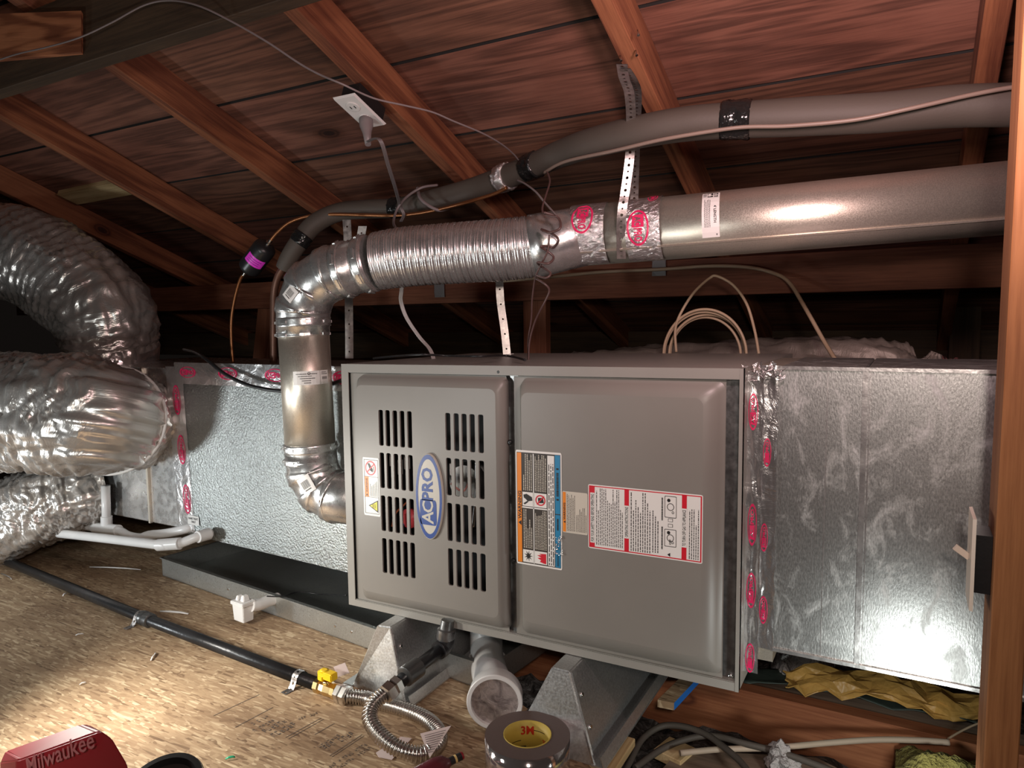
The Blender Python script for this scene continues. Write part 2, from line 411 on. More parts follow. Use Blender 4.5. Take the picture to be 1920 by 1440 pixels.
def strap_mesh(bm, P, wdir, width, pitch=.0127, hole=.0032, mi=0, alt=True, th=.0012):
    """perforated steel strap along P; wdir(i) sideways vector"""
    L = seglen(P)[-1]; n = max(1, int(L/pitch)); 
    fr = []
    for k in range(n*2+1):
        s = L*k/(n*2); p = sample(P, s); q = sample(P, s+.004)-sample(P, s-.004); fr.append((p, q.normalized()))
    for k in range(n):
        (p0, t0), (pm, tm), (p1, t1) = fr[2*k], fr[2*k+1], fr[2*k+2]
        h = hole*(1 if (k % 2 == 0 or not alt) else .62); W = width/2
        sd = wdir(pm); nrm = tm.cross(sd).normalized(); hl = (p1-p0).length/2
        out = [(-W, -1), (0, -1), (W, -1), (W, 0), (W, 1), (0, 1), (-W, 1), (-W, 0)]
        for off in (0, th):
            O = []; I = []
            for a, b in out:
                pp = (p0 if b < 0 else p1 if b > 0 else pm); O.append(bm.verts.new(pp+sd*a+nrm*off))
            for j, (a, b) in enumerate(out):
                ang = math.atan2(b*1.0, a/W); I.append(bm.verts.new(pm+sd*(h*math.cos(ang))+tm*(h*math.sin(ang))+nrm*off))
            for j in range(8):
                f = bm.faces.new((O[j], O[(j+1) % 8], I[(j+1) % 8], I[j])); f.material_index = mi
# ================================================================== THE SETTING
SL = .387; UPN = Vector((0, SL, 1)).normalized(); DN = Vector((0, 1, -SL)).normalized()
def roofp(X, Y, d): return Vector((X, Y, d-SL*Y))
bm = NB(); tone = bm.loops.layers.float_color.new('tone')
gapsY = [-.65, -.38, -.11, .16, .43, .70, .965, 1.11, 1.388, 1.661, 1.94, 2.215, 2.49, 2.76, 3.03, 3.3, 3.57, 3.84, 4.1, 4.4, 4.7, 5.0]
rr = random.Random(3)
for i in range(len(gapsY)-1):
    a, b = gapsY[i]+.0045, gapsY[i+1]-.0045
    if i in (8, 7): a += .003
    off = rr.uniform(-.002, .002)
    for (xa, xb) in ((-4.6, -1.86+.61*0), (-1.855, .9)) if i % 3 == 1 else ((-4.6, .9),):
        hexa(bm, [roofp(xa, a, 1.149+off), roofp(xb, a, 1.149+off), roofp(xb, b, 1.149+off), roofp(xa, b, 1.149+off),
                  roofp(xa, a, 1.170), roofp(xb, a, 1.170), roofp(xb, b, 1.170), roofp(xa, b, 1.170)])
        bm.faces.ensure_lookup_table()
        for f_ in (-4, -2): bm.faces[f_].material_index = 1  # board edge faces near-black: shade of the gaps painted on, not felt
        tv = .72+.5*rr.random(); th_ = rr.uniform(-.06, .06)
        for f_ in bm.faces[-6:]:
            for l_ in f_.loops: l_[tone] = (tv, tv*(1+th_), tv*(1-th_*.5), 1)
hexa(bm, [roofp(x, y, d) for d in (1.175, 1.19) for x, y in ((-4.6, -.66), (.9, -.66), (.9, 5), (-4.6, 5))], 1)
M('ceiling', bm, [SHEATH, plain('roofing_felt', (.012, .010, .009), .9)], kind='structure')  # felt underlay, and the gap shade painted on the board edges
rl = {-3.53: 'redwood rafter furthest left, behind the upper silver flex duct', -2.92: 'redwood rafter at the far left edge, passing just above the upper flex duct',
      -2.31: 'redwood rafter running down to the black filter drier with pink label', -1.70: 'redwood rafter second left of the white outlet, with the pipe shadow on it',
      -1.09: 'redwood rafter carrying the white electrical outlet', -.48: 'redwood rafter with the perforated strap nailed to it', .13: 'redwood rafter at the right, next to the dark corner', }
for X, lb in rl.items():
    Xc = X-.019
    beam('rafter', roofp(Xc, -.6, 1.149-.0475), roofp(Xc, 4.9, 1.149-.0475), .038, .089, RAFT, up=UPN, label=lb, cat='rafter', group='roof rafters')
beam('purlin', (-4.5, 2.241, .133), (.85, 2.241, .133), .038, .114, BEAMW, label='long horizontal purlin under the rafters behind the vent pipe', cat='beam')
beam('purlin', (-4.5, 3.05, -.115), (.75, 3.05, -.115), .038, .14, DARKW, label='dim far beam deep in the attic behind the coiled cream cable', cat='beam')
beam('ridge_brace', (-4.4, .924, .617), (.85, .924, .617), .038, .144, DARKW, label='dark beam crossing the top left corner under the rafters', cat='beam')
a = PY(152, 60, .88); b0 = PY(60, 22, .88); b1 = PY(60, 104, .88)
qb = [(-120, 122), (152, 97), (152, 20), (-120, 30)]
bm = NB(); hexa(bm, [PY(x, y, .893) for x, y in qb]+[PY(x, y, .893)+Vector((-.012, .011, 0)) for x, y in qb]); bmesh.ops.recalc_face_normals(bm, faces=bm.faces)
M('board', bm, wood('grainy_board_wood', (.24, .075, .03), (.52, .20, .09), seed=23, knots=False, ring=9, amp=.3), rot=frame_rot(PY(-120, 80, .893), PY(152, 60, .893)), label='orange sawn board end at the top left over the dark beam', cat='board')
q = [PN(107, 365, 1.13), PN(210, 343, 1.13), PN(247, 365, 1.13), PN(145, 384, 1.13)]
bm = NB(); hexa(bm, q+[v+UPN*.018 for v in q]); bmesh.ops.recalc_face_normals(bm, faces=bm.faces)
M('wood_block', bm, PALEW, label='pale yellow wood block under the roof boards at the left', cat='block')
def post(px, y0, y1, Y, w_, d_, mat, label, lean=0):
    a = PY(px, y0, Y); z0, z1 = PY(px, y1, Y).z, a.z
    beam('web_post', (a.x-lean, Y, z0), (a.x, Y, z1), d_, w_, mat, up=Vector((1, 0, 0)), label=label, cat='post')
post(1006, 545, 700, 2.28, .09, .038, BEAMW, 'red web post under the purlin behind the right end of the flexible vent')
post(505, 560, 700, 2.28, .09, .038, BEAMW, 'dim web post behind the copper line left of the vertical vent pipe', lean=.07)
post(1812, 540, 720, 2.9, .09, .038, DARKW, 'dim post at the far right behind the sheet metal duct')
# right foreground stud
beam('wall_stud', (.099+.0165, 1.0745, -.95), (.108+.0165, 1.0745, .66), .089, .036, POSTW, up=Vector((1, 0, 0)), label='bright upright stud in the right foreground', cat='post')
# floor: OSB deck
fl = [(-4.6, .15), (-.40, .15), (-.40, 1.06), (-.62, 1.205), (-.85, 1.31), (-.85, 2.4), (-4.6, 2.4)]
bm = NB(); top = [bm.verts.new((x, y, -.78)) for x, y in fl]; bot = [bm.verts.new((x, y, -.795)) for x, y in fl]
bm.faces.new(top); bm.faces.new(bot[::-1])
for i in range(len(fl)): bm.faces.new((bot[i], bot[(i+1) % len(fl)], top[(i+1) % len(fl)], top[i]))
bmesh.ops.recalc_face_normals(bm, faces=bm.faces)
M('floor', bm, OSB, kind='structure')
def ground(name, x0, x1, y0, y1, z, amp, nx, ny, mat, freq=6, fall=False, **k):
    bm = NB(); g = []
    for j in range(ny+1):
        row = []
        for i in range(nx+1):
            x, y = x0+(x1-x0)*i/nx, y0+(y1-y0)*j/ny
            h = noise.fractal(Vector((x*freq, y*freq, z*3)), .8, 2.2, 5)*amp
            e = min(i, nx-i, j, ny-j)/max(1, min(nx, ny))*5
            if fall: h -= max(0, 1-e)*fall
            row.append(bm.verts.new((x, y, z+h)))
        g.append(row)
    for j in range(ny):
        for i in range(nx): bm.faces.new((g[j][i], g[j][i+1], g[j+1][i+1], g[j+1][i])).smooth = True
    return M(name, bm, mat, **k)
ground('blown_insulation', -4.6, 1.0, .1, 5, -.90, .05, 220, 190, INSUL, 7, label='fluffy grey blown insulation between the floor joists', cat='insulation', kind='stuff')
# joists
a = PZ(1399, 1293, -.80); jY = 1.532
beam('floor_joist', (-1.6, jY+.019, -.872), (.9, jY+.019, -.872), .038, .144, JOISTW, label='orange brown floor joist under the right end of the furnace', cat='joist')
beam('sister_board', (-1.6, jY+.062, -.874), (.9, jY+.062, -.874), .046, .144, GREYW, label='dark weathered board alongside the orange floor joist', cat='board')
beam('floor_joist', (-.84, 1.95, -.87), (.9, 1.95, -.87), .04, .14, GREYW, label='dark floor joist in the gap behind the white intake elbow', cat='joist')
# ================================================================== FURNACE
FX0, FX1, FZ0, FZ1, FY0, FY1 = -1.100, -.233, -.634, -.083, 1.197, 1.76
def shear(objs):
    for o in objs:
        if o.type == 'MESH':
            for v in o.data.vertices:
                wx = v.co.x+WL[o.name].x; v.co.z += .009*(wx+.666)
fur = T('gas_furnace', 'horizontal grey gas furnace cabinet with louvred door and warning labels', 'furnace', loc=((FX0+FX1)/2, (FY0+FY1)/2, FZ0))
def dx(px, Y=FY0, py=900): return PY(px, py, Y).x
bm = NB(); th = .003
box(bm, FX0, FX1, FY0+.002, FY1, FZ1-th, FZ1); box(bm, FX0, FX1, FY0+.002, FY1, FZ0, FZ0+th)
box(bm, FX0, FX0+th, FY0+.002, FY1, FZ0+th, FZ1-th); box(bm, FX1-th, FX1, FY0+.002, FY1, FZ0+th, FZ1-th); box(bm, FX0+th, FX1-th, FY1-th, FY1, FZ0+th, FZ1-th)
xm0, xm1 = dx(947), dx(964)
for (x0, x1, z0, z1) in ((FX0, dx(659), FZ0, FZ1), (dx(659), FX1-.004, FZ1-.018, FZ1), (dx(659), FX1-.004, FZ0, FZ0+.015)):
    box(bm, x0, x1, FY0, FY0+.002, z0, z1)
for z0 in (FZ1-.019, FZ0+.014): box(bm, dx(659), FX1-.004, FY0+.002, FY0+.016, z0, z0+.002)
box(bm, FX1-.006, FX1, FY0-.001, FY0+.012, FZ0, FZ1)
bmesh.ops.recalc_face_normals(bm, faces=bm.faces)
parts = [M('cabinet', bm, PAINT, fur)]
bm = NB(); box(bm, dx(659), FX1-.003, FY0+.014, FY0+.017, FZ0+.003, FZ1-.003)
# open window behind the louvred door
bmesh.ops.delete(bm, geom=list(bm.verts), context='VERTS')
box(bm, dx(940), FX1-.004, FY0+.014, FY0+.016, FZ0+.003, FZ1-.003)
parts.append(M('divider_panel', bm, [galv('dark_galvanised', (.34, .34, .34), .35, 60)], fur, label='dark bare metal strip beside the door'))
bm = NB(); box(bm, FX0+.004, dx(940), FY0+.17, FY0+.172, FZ0+.004, FZ1-.004); parts.append(M('back_shade_panel', bm, SHADEIN, fur))  # black panels added here and below, painted shade behind the louvres
bm = NB(); box(bm, FX0+.004, FX0+.006, FY0+.018, FY0+.168, FZ0+.004, FZ1-.004); parts.append(M('side_shade_panel', bm, SHADEIN, fur))
bm = NB(); box(bm, dx(940)-.004, dx(940)-.002, FY0+.018, FY0+.168, FZ0+.004, FZ1-.004); parts.append(M('side_shade_panel', bm, SHADEIN, fur))
bm = NB(); box(bm, FX0+.008, dx(940)-.006, FY0+.018, FY0+.168, FZ0+.004, FZ0+.006); parts.append(M('floor_shade_panel', bm, SHADEIN, fur))
def door(name, x0, x1, z0, z1, bl, br, bt, bb, dep, holes, mat, fl_):
    """raised pressed panel; base ring at FY0+.004, face at FY0-dep"""
    yb, yf = FY0+.006, FY0-dep
    base = rrect(x0, z0, x1, z1, .012, 5); tp = rrect(x0+bl, z0+bb, x1-br, z1-bt, .014, 5)
    mid = rrect(x0+bl*.25, z0+bb*.2, x1-br*.2, z1-bt*.2, .014, 5)
    bm = NB(); rings = []
    for pl, y in ((base, yb), (mid, FY0-dep*.45), (tp, yf)): rings.append([bm.verts.new((x, y, z)) for x, z in pl])
    n = len(base)
    for A, B in zip(rings, rings[1:]):
        for k in range(n): bm.faces.new((A[k], A[(k+1) % n], B[(k+1) % n], B[k])).smooth = True
    v, f = curve2d([tp]+holes); V = [bm.verts.new((x, yf, z)) for x, z, _ in v]
    for q_ in f: bm.faces.new([V[k] for k in q_])
    for h in holes:
        a = [bm.verts.new((x, yf, z)) for x, z in h]; b = [bm.verts.new((x, yf+.004, z)) for x, z in h]
        for k in range(len(h)): bm.faces.new((a[k], a[(k+1) % len(h)], b[(k+1) % len(h)], b[k]))
    # flat flange round the panel
    o = [(fl_[0], fl_[2]), (fl_[1], fl_[2]), (fl_[1], fl_[3]), (fl_[0], fl_[3])]
    v, f = curve2d([o, base]); V = [bm.verts.new((x, yb, z)) for x, z, _ in v]
    for q_ in f: bm.faces.new([V[k] for k in q_])
    bmesh.ops.remove_doubles(bm, verts=bm.verts, dist=1e-5)
    bmesh.ops.recalc_face_normals(bm, faces=bm.faces)
    return M(name, bm, mat, fur, label='louvred left door of the cabinet' if holes else 'blank right door carrying the large labels')
YF = FY0-.019
def q2(px, py, Y=YF): p = PY(px, py, Y); return p.x, p.z
holes = []
for (xs, rows) in (((713, 725.5, 739, 752.3, 766), ((766, 833), (846, 912), (926, 992), (1005.5, 1070))), ((837, 852.5, 867, 882, 898), ((773, 843), (857, 927), (941, 1012), (1026, 1095)))):
    X = [q2(x, 900)[0] for x in xs]; wd = (X[-1]-X[0])/4*.64
    for (t, b) in rows:
        z1 = q2(xs[0], t)[1]; z0 = q2(xs[0], b)[1]
        for x in X: holes.append(rrect(x, z0, x+wd, z1, .0035, 3))
zt, zb = FZ1-.020, FZ0+.016
d1 = door('door', q2(668, 900)[0], q2(944, 900)[0], zb+.006, zt-.002, .007, .016, .022, .028, .019, holes, PAINT2, (dx(660), dx(949), zb, zt))
d2 = door('door', q2(970, 900)[0], q2(1351, 900)[0], zb+.006, zt-.003, .010, .030, .026, .034, .019, [], PAINT2, (dx(963), dx(1358), zb, zt))
parts += [d1, d2]
for px, py in ((956, 829), (963, 1051), (1369, 712), (1370, 1272), (936, 697)):
    p = PY(px, py, FY0+.013 if px > 1300 else FY0+.004); bm = NB(); lathe(bm, p, (0, -1, 0), [(-.001, .0052), (.002, .005), (.004, .0028)], 14)
    lathe(bm, p+Vector((0, -.004, 0)), (0, -1, 0), [(0, .002), (.0008, .002)], 6)
    parts.append(M('screw', bm, CHROME if px > 1300 or py == 1 else BLACK, fur))
# interior parts seen through the louvres
bm = NB(); lathe(bm, PY(885, 900, FY0+.12), (0, -1, 0), [(-.06, .055), (0, .06), (.01, .045), (.03, .04), (.032, .01)], 24); parts.append(M('draft_inducer', bm, galv('dull_steel', (.3, .3, .3), .4), fur, smooth='auto'))
bm = NB(); lathe(bm, PY(772, 968, FY0+.05), (0, -1, 0), [(0, .022), (.012, .022), (.014, .016), (.02, .012)], 20); parts.append(M('pressure_switch', bm, [plain('switch_red', (.62, .06, .07), .35)], fur, label='red pressure switch'))
for pts, mt in (([(735, 985), (742, 960), (762, 940), (772, 925)], plain('wire_orange', (.75, .22, .1), .4)), ([(752, 1000), (758, 975), (765, 990), (775, 1010)], plain('wire_blue', (.03, .2, .7), .4)), ([(845, 905), (868, 920), (880, 900)], plain('wire_pink', (.6, .25, .22), .4))):
    bm = NB(); P_, _ = spline([PY(x, y, FY0+.03+.01*i) for i, (x, y) in enumerate(pts)], 8); tube(bm, P_, .0022, 6); parts.append(M('wire', bm, mt, fur))
for (x0, y0, x1, y1) in ((730, 848, 736, 872), (745, 860, 751, 888), (757, 848, 765, 878), (843, 868, 850, 890)):
    a = PY(x0, y0, FY0+.05); b = PY(x1, y1, FY0+.05); bm = NB(); box(bm, a.x, b.x, a.y, a.y+.008, b.z, a.z); parts.append(M('connector', bm, PLAST, fur, label='white wiring connector'))
bm = NB(); a = PY(895, 860, FY0+.06); b = PY(888, 990, FY0+.06); P_, _ = spline([a, a.lerp(b, .5)+Vector((.004, 0, 0)), b], 6); tube(bm, P_, .006, 12); parts.append(M('gas_manifold', bm, STEEL, fur))
# --- badge and labels on the doors
def flat_fn(x0, z0, Y): return lambda u, v, h: Vector((x0+u, Y-h, z0+v))
def label_rect(TL, BR, Y, TR=None, BL=None):
    x0, z1 = q2(*TL, Y); x1, z0 = q2(*BR, Y)
    if TR: x1 = (x1+q2(*TR, Y)[0])/2; z1 = (z1+q2(*TR, Y)[1])/2
    if BL: x0 = (x0+q2(*BL, Y)[0])/2; z0 = (z0+q2(*BL, Y)[1])/2
    return x0, z0, x1-x0, z1-z0
YL = YF-.0005
cx, cz = q2(804, 930, YF-.006); rx = (q2(830, 930, YF-.006)[0]-q2(779, 930, YF-.006)[0])/2; rz = (q2(804, 850, YF-.006)[1]-q2(804, 1011, YF-.006)[1])/2
bm = NB(); pr = [(cx+rx*math.cos(t*PI/24), cz+rz*math.sin(t*PI/24)) for t in range(48)]
for sc_, y in ((1, YF), (1, YF-.005), (.97, YF-.006)):
    pass
rg = [[bm.verts.new((cx+(x-cx)*s_, y, cz+(z-cz)*s_)) for x, z in pr] for s_, y in ((1, YF), (1, YF-.005), (.975, YF-.006))]
for A, B in zip(rg, rg[1:]):
    for k in range(48): bm.faces.new((A[k], A[(k+1) % 48], B[(k+1) % 48], B[k])).smooth = True
bm.faces.new(rg[2]); bmesh.ops.recalc_face_normals(bm, faces=bm.faces)
bdg = M('badge', bm, BADGE, d1, label='raised oval badge with blue lettering'); parts.append(bdg)
p = P2(2*rx, 2*rz, flat_fn(cx-rx, cz-rz, YF-.0061), .0003)
p.poly(ell(.5, .5, .48, .488, 48), NAVY, 1, [ell(.5, .5, .395, .435, 48)])
p.text('PRO', .24, .165, .66, .545, NAVY, 90, 1, .035)
p.poly(rrect(.165, .535, .775, .83, .06), NAVY, 1)
p.text('A', .24, .665, .66, .815, BADGE, 90, 2, .02); p.text('C', .26, .55, .66, .685, BADGE, 90, 2, .02)
parts.append(M('lettering', p, None, bdg))
# small left label
x0, z0, W_, H_ = label_rect((680, 854), (712.5, 966), YL, (711, 857), (682.5, 963))
p = P2(W_, H_, flat_fn(x0, z0, YL)); p.poly(rrect(0, 0, 1, 1, .05), WHITEP, 0)
p.rect(.08, .035, .94, .042, BLK, 1); p.rect(.08, .955, .94, .962, BLK, 1); p.rect(.08, .035, .1, .96, BLK, 1); p.rect(.92, .035, .94, .96, BLK, 1)
p.rect(.08, .325, .94, .33, BLK, 1); p.rect(.08, .675, .94, .68, BLK, 1)
p.poly(ell(.48, .18, .33, .125, 28), REDL, 1, [ell(.48, .18, .27, .102, 28)])
p.poly([(.3, .1), (.42, .1), (.62, .2), (.6, .25), (.45, .22)], BLK, 1); p.rect(.66, .15, .69, .24, BLK, 1)
p.poly([(.24, .245), (.28, .26), (.72, .115), (.68, .1)], REDL, 2)
p.rect(.1, .33, .34, .675, ORNG, 1); p.text('WARNING', .17, .36, .28, .6, BLK, 90, 2); p.poly([(.16, .655), (.28, .655), (.22, .62)], BLK, 2)
p.lines(.40, .40, .88, .66, 6, BLK, 1, fill=.3)
p.poly([(.88, .72), (.88, .935), (.3, .825)], BLK, 1); p.poly([(.83, .745), (.83, .905), (.40, .826)], YELLL, 2)
for k in range(3): p.rect(.55+.08*k, .79, .575+.08*k, .865, BLK, 3)
parts.append(M('warning_label', p, None, d1, label='small white label with red, orange and yellow warning symbols'))
# label A
x0, z0, W_, H_ = label_rect((966, 843.5), (1055, 1071), YL, (1052, 850), (969.5, 1055.7))
p = P2(W_, H_, flat_fn(x0, z0, YL)); p.poly(rrect(0, 0, 1, 1, .025), WHITEP, 0)
p.rect(.025, .018, .975, .985, DKBR, 1)
p.rect(.035, .022, .13, .980, ORNG, 2); p.text('WARNING', .05, .355, .122, .60, BLK, 90, 3, .02); p.poly([(.122, .61), (.122, .655), (.055, .632)], BLK, 3)
for (a, b) in ((.15, .38), (.41, .68)):
    p.rect(a, .36, b, .482, WHITEP, 2); p.rect(a, .865, b, .975, WHITEP, 2)
p.rect(.385, .025, .405, .98, WHITEP, 2); p.rect(.14, .488, .69, .500, WHITEP, 2)
p.rect(.70, .03, .845, .978, WHITEP, 2)
p.lines(.16, .03, .37, .345, 5, CREAMP, 3, ragged=.6, fill=.45); p.lines(.42, .03, .68, .345, 7, CREAMP, 3, ragged=.3, fill=.45)
p.lines(.16, .51, .37, .85, 5, CREAMP, 3, ragged=.5, fill=.45); p.lines(.42, .51, .68, .85, 8, CREAMP, 3, ragged=.15, fill=.45)
p.lines(.71, .10, .84, .97, 3, BLK, 3, ragged=.2, fill=.4)
p.poly([(.17, .385), (.24, .375), (.36, .40), (.37, .43), (.27, .44), (.22, .42), (.18, .41)], BLK, 3); p.poly([(.17, .46), (.2, .47), (.28, .445), (.26, .435)], BLK, 3)
p.poly(ell(.545, .42, .11, .047, 24), REDL, 3, [ell(.545, .42, .085, .036, 24)]); p.poly([(.49, .40), (.6, .395), (.62, .44), (.5, .445)], BLK, 3)
p.poly([(.46, .455), (.48, .46), (.63, .385), (.61, .38)], REDL, 4)
star = [(.27+(.10 if k % 2 == 0 else .035)*math.cos(k*PI/9), .918+(.05 if k % 2 == 0 else .018)*math.sin(k*PI/9)) for k in range(18)]
p.poly(star, BLK, 3)
p.poly([(.66, .88), (.66, .968), (.6, .965), (.52, .955), (.55, .94), (.47, .925), (.55, .915), (.46, .90), (.56, .895), (.5, .885)], REDL, 3)
p.rect(.86, .022, .97, .52, BLUEL, 2); p.rect(.86, .528, .97, .98, BLUEL, 2)
p.rect(.89, .13, .94, .145, BLK, 3); p.rect(.89, .39, .94, .405, BLK, 3); p.lines(.885, .17, .945, .37, 1, BLK, 3, ragged=0, fill=.8); p.lines(.89, .56, .94, .66, 1, BLK, 3, ragged=0, fill=.7)
p.lines(.885, .86, .945, .97, 2, BLK, 3, ragged=.1, fill=.5)
parts.append(M('warning_label', p, None, d2, label='tall label with orange warning strip, dark panels and blue strip'))
bm = NB(); a = PY(1047, 1024, YL-.002)
for k in range(60):
    c = Vector((a.x+random.uniform(-.008, .008), YL-.0022, a.z+random.uniform(-.017, .017)))
    vv = [bm.verts.new(c+Vector((random.uniform(-.003, .003), random.uniform(-.001, .0008), random.uniform(-.004, .004)))) for _ in range(3)]; bm.faces.new(vv)
parts.append(M('foil_scrap', bm, FOILC, d2, label='bright crumpled foil fleck on the label'))
# label B
x0, z0, W_, H_ = label_rect((1054, 921), (1102, 1006), YL, (1101.5, 927), (1055, 998))
p = P2(W_, H_, flat_fn(x0, z0, YL)); p.poly(rrect(0, 0, 1, 1, .04), CREAMP, 0); p.rect(.02, .02, .14, .98, ORNG, 1); p.text('WARNING', .04, .28, .125, .69, BLK, 90, 2, .02); p.poly([(.125, .71), (.125, .77), (.045, .74)], BLK, 2)
p.lines(.17, .06, .52, .95, 6, BLK, 1, fill=.3, ragged=.12); p.lines(.54, .35, .97, .95, 7, BLK, 1, fill=.3, ragged=.35)
parts.append(M('warning_label', p, None, d2, label='small cream label with orange warning strip'))
# label C
x0, z0, W_, H_ = label_rect((1102, 909), (1318, 1061.6), YL, (1317, 932), (1104, 1028.4))
p = P2(W_, H_, flat_fn(x0, z0, YL)); p.poly(rrect(0, 0, 1, 1, .02), WHITEP, 0)
p.rect(.008, .018, .992, .982, REDL, 1); p.rect(.022, .032, .982, .965, WHITEP, 2)
for u, (a, b), t in ((.022, (.125, .905), 'FOR YOUR SAFETY READ BEFORE OPERATING'), (.335, (.27, .77), 'OPERATING INSTRUCTIONS'), (.83, (.22, .79), 'TO TURN OFF GAS TO APPLIANCE')):
    p.rect(u, .03, u+.04, .97, REDL, 3); p.rect(u-.001, a, u+.041, b, WHITEP, 4); p.text(t, u+.006, a+.02, u+.034, b-.02, BLK, 90, 5, .012)
p.lines(.072, .05, .325, .93, 15, BLK, 3, fill=.34, ragged=.5); p.lines(.385, .05, .57, .95, 9, BLK, 3, fill=.34, ragged=.5)
p.lines(.575, .30, .64, .93, 3, BLK, 3, fill=.34, ragged=.5); p.lines(.655, .09, .675, .43, 1, BLK, 3, fill=.6, ragged=0); p.lines(.655, .52, .675, .86, 1, BLK, 3, fill=.6, ragged=0)
p.lines(.885, .22, .975, .95, 5, BLK, 3, fill=.34, ragged=.4)
for (u, v, a, b) in ((.735, .22, .05, .16), (.735, .68, .05, .13)):
    p.poly(rrect(u-a, v-b, u+a, v+b, .01), BLK, 3, [rrect(u-a+.004, v-b+.008, u+a-.004, v+b-.008, .008)])
    p.poly(ell(u, v, .03, .055, 20), BLK, 3, [ell(u, v, .025, .046, 20)]); p.poly(ell(u-.015, v-b*.6, .014, .026, 14), BLK, 3); p.poly(ell(u+.02, v+b*.5, .01, .02, 12), BLK, 3, [ell(u+.02, v+b*.5, .006, .012, 12)])
for v in (.42, .50): p.rect(.715, v-.03, .755, v+.02, BLK, 3); p.rect(.719, v-.024, .751, v+.014, WHITEP, 4)
p.text('OFF', .725, .70, .742, .78, BLK, 90, 3, .03)
p.poly([(.71, .93), (.735, .90), (.735, .96)], BLK, 3)
parts.append(M('instruction_label', p, None, d2, label='large white label with red border and gas valve drawings'))
shear(parts)
# ================================================================== RIGHT DUCT (return side)
RY = 1.25
rd = T('sheet_metal_duct', 'large galvanised return duct at the right behind the stud', 'duct', loc=(-.05, 1.5, -.565))
rz1, rz0 = -.080, -.565
bm = NB()
xs_ = [-.19, dx(1617, RY), .42]
box(bm, xs_[0], xs_[1]-.0008, RY, RY+.36, rz0, rz1); box(bm, xs_[1]+.0008, xs_[2], RY, RY+.36, rz0, rz1)
bmesh.ops.bevel(bm, geom=[e for e in bm.edges], offset=.002, segments=1, affect='EDGES')
M('duct_body', bm, GALV, rd)
bm = NB(); box(bm, xs_[1]-.004, xs_[1]+.004, RY-.003, RY+.001, rz0, rz1); M('seam', bm, GALVF, rd)
for px_ in (1547, 1626):
    x_ = dx(px_, RY); bm = NB(); obox(bm, (x_, RY-.0002, rz0), (x_, RY-.0002, rz1), .0018, .0012, up=Vector((0, -1, 0))); M('fold_line', bm, GALVF, rd)
bm = NB(); box(bm, -.19, .42, RY-.004, RY+.0, rz1-.003, rz1+.003); M('edge_flange', bm, GALVF, rd); bm = NB(); box(bm, -.19, .42, RY-.004, RY, rz0-.003, rz0+.003); M('edge_flange', bm, GALVF, rd)
# connecting collar + tape
bm = NB(); box(bm, FX1+.001, -.189, RY+.012, RY+.36, rz0-.03, rz1-.002); M('collar', bm, GALVP, rd)
def logo(p, cu, cv, su, sv, rot=90, mat=PINK, lay=1):
    """oval with lettering; su, sv half sizes in fractions"""
    p.poly(ell(cu, cv, su, sv, 24), mat, lay, [ell(cu, cv, su*.84, sv*.88, 24)])
    if rot == -90:
        p.text('PRO', cu-su*.38, cv+sv*.02, cu+su*.38, cv+sv*.74, mat, rot, lay, .03)
        p.poly([(cu-su*.5, cv-sv*.68), (cu+su*.5, cv-sv*.72), (cu+su*.55, cv-sv*.02), (cu-su*.55, cv-sv*.02)], mat, lay); p.text('AC', cu-su*.3, cv-sv*.6, cu+su*.3, cv-sv*.1, FOILT, rot, lay+1)
    elif rot == 90:
        p.text('PRO', cu-su*.38, cv-sv*.74, cu+su*.38, cv-sv*.02, mat, rot, lay, .03)
        p.poly([(cu-su*.55, cv+sv*.02), (cu+su*.55, cv+sv*.02), (cu+su*.5, cv+sv*.72), (cu-su*.5, cv+sv*.68)], mat, lay); p.text('AC', cu-su*.3, cv+sv*.1, cu+su*.3, cv+sv*.6, FOILT, rot, lay+1)
    else:
        p.text('PRO', cu-su*.02, cv-sv*.38, cu+su*.74, cv+sv*.38, mat, 0, lay, .03)
        p.poly([(cu-su*.72, cv-sv*.5), (cu-su*.02, cv-sv*.5), (cu-su*.02, cv+sv*.5), (cu-su*.68, cv+sv*.5)], mat, lay); p.text('AC', cu-su*.6, cv-sv*.3, cu-su*.1, cv+sv*.3, FOILT, 0, lay+1)
def tape_strip(x0, x1, z0, z1, Y, parent, logos, seed, amp=.0025, rot=90, name='foil_tape', nx=14, nz=60, fnx=None):
    def fn(u, v, h):
        n = noise.noise(Vector((u*55, v*18+seed, seed)))*amp+noise.noise(Vector((u*180, v*60, seed)))*amp*.4
        base = (fnx(u, v) if fnx else Vector((x0+u, Y, z0+v)))
        return base+Vector((0, -h-abs(n)-.0006, 0))
    p = P2(x1-x0, z1-z0, fn, .0004); i0 = p.mi(FOILT); g = []
    for j in range(nz+1):
        g.append([])
        for i in range(nx+1):
            e = 0
            if i in (0, nx): e = (noise.noise(Vector((j*.35, seed, i)))*.003)
            g[-1].append(p.bm.verts.new(fn((x1-x0)*i/nx+e, (z1-z0)*j/nz, 0)))
    for j in range(nz):
        for i in range(nx): p.bm.faces.new((g[j][i], g[j][i+1], g[j+1][i+1], g[j+1][i])).smooth = True
    for cu, cv, su, sv in logos:
        p.base = .0012; logo(p, cu, cv, su, sv, rot)
    return M(name, p, None, parent, label='crinkled foil tape printed with small red ovals')
xa = PY(1397, 900, 1.236).x
tape_strip(xa, dx(1427, 1.236), rz0-.045, rz1-.006, 1.238, rd, [(.45, .13, .3, .06), (.5, .50, .28, .07), (.5, .72, .3, .06), (.5, .95, .3, .05)], 1, .004)
tape_strip(dx(1418, 1.234), dx(1457, RY), rz0+.0, rz1+.004, 1.244, rd, [(.5, .30, .2, .05), (.42, .60, .2, .05), (.45, .86, .22, .05)], 5, .003)
bm = NB()
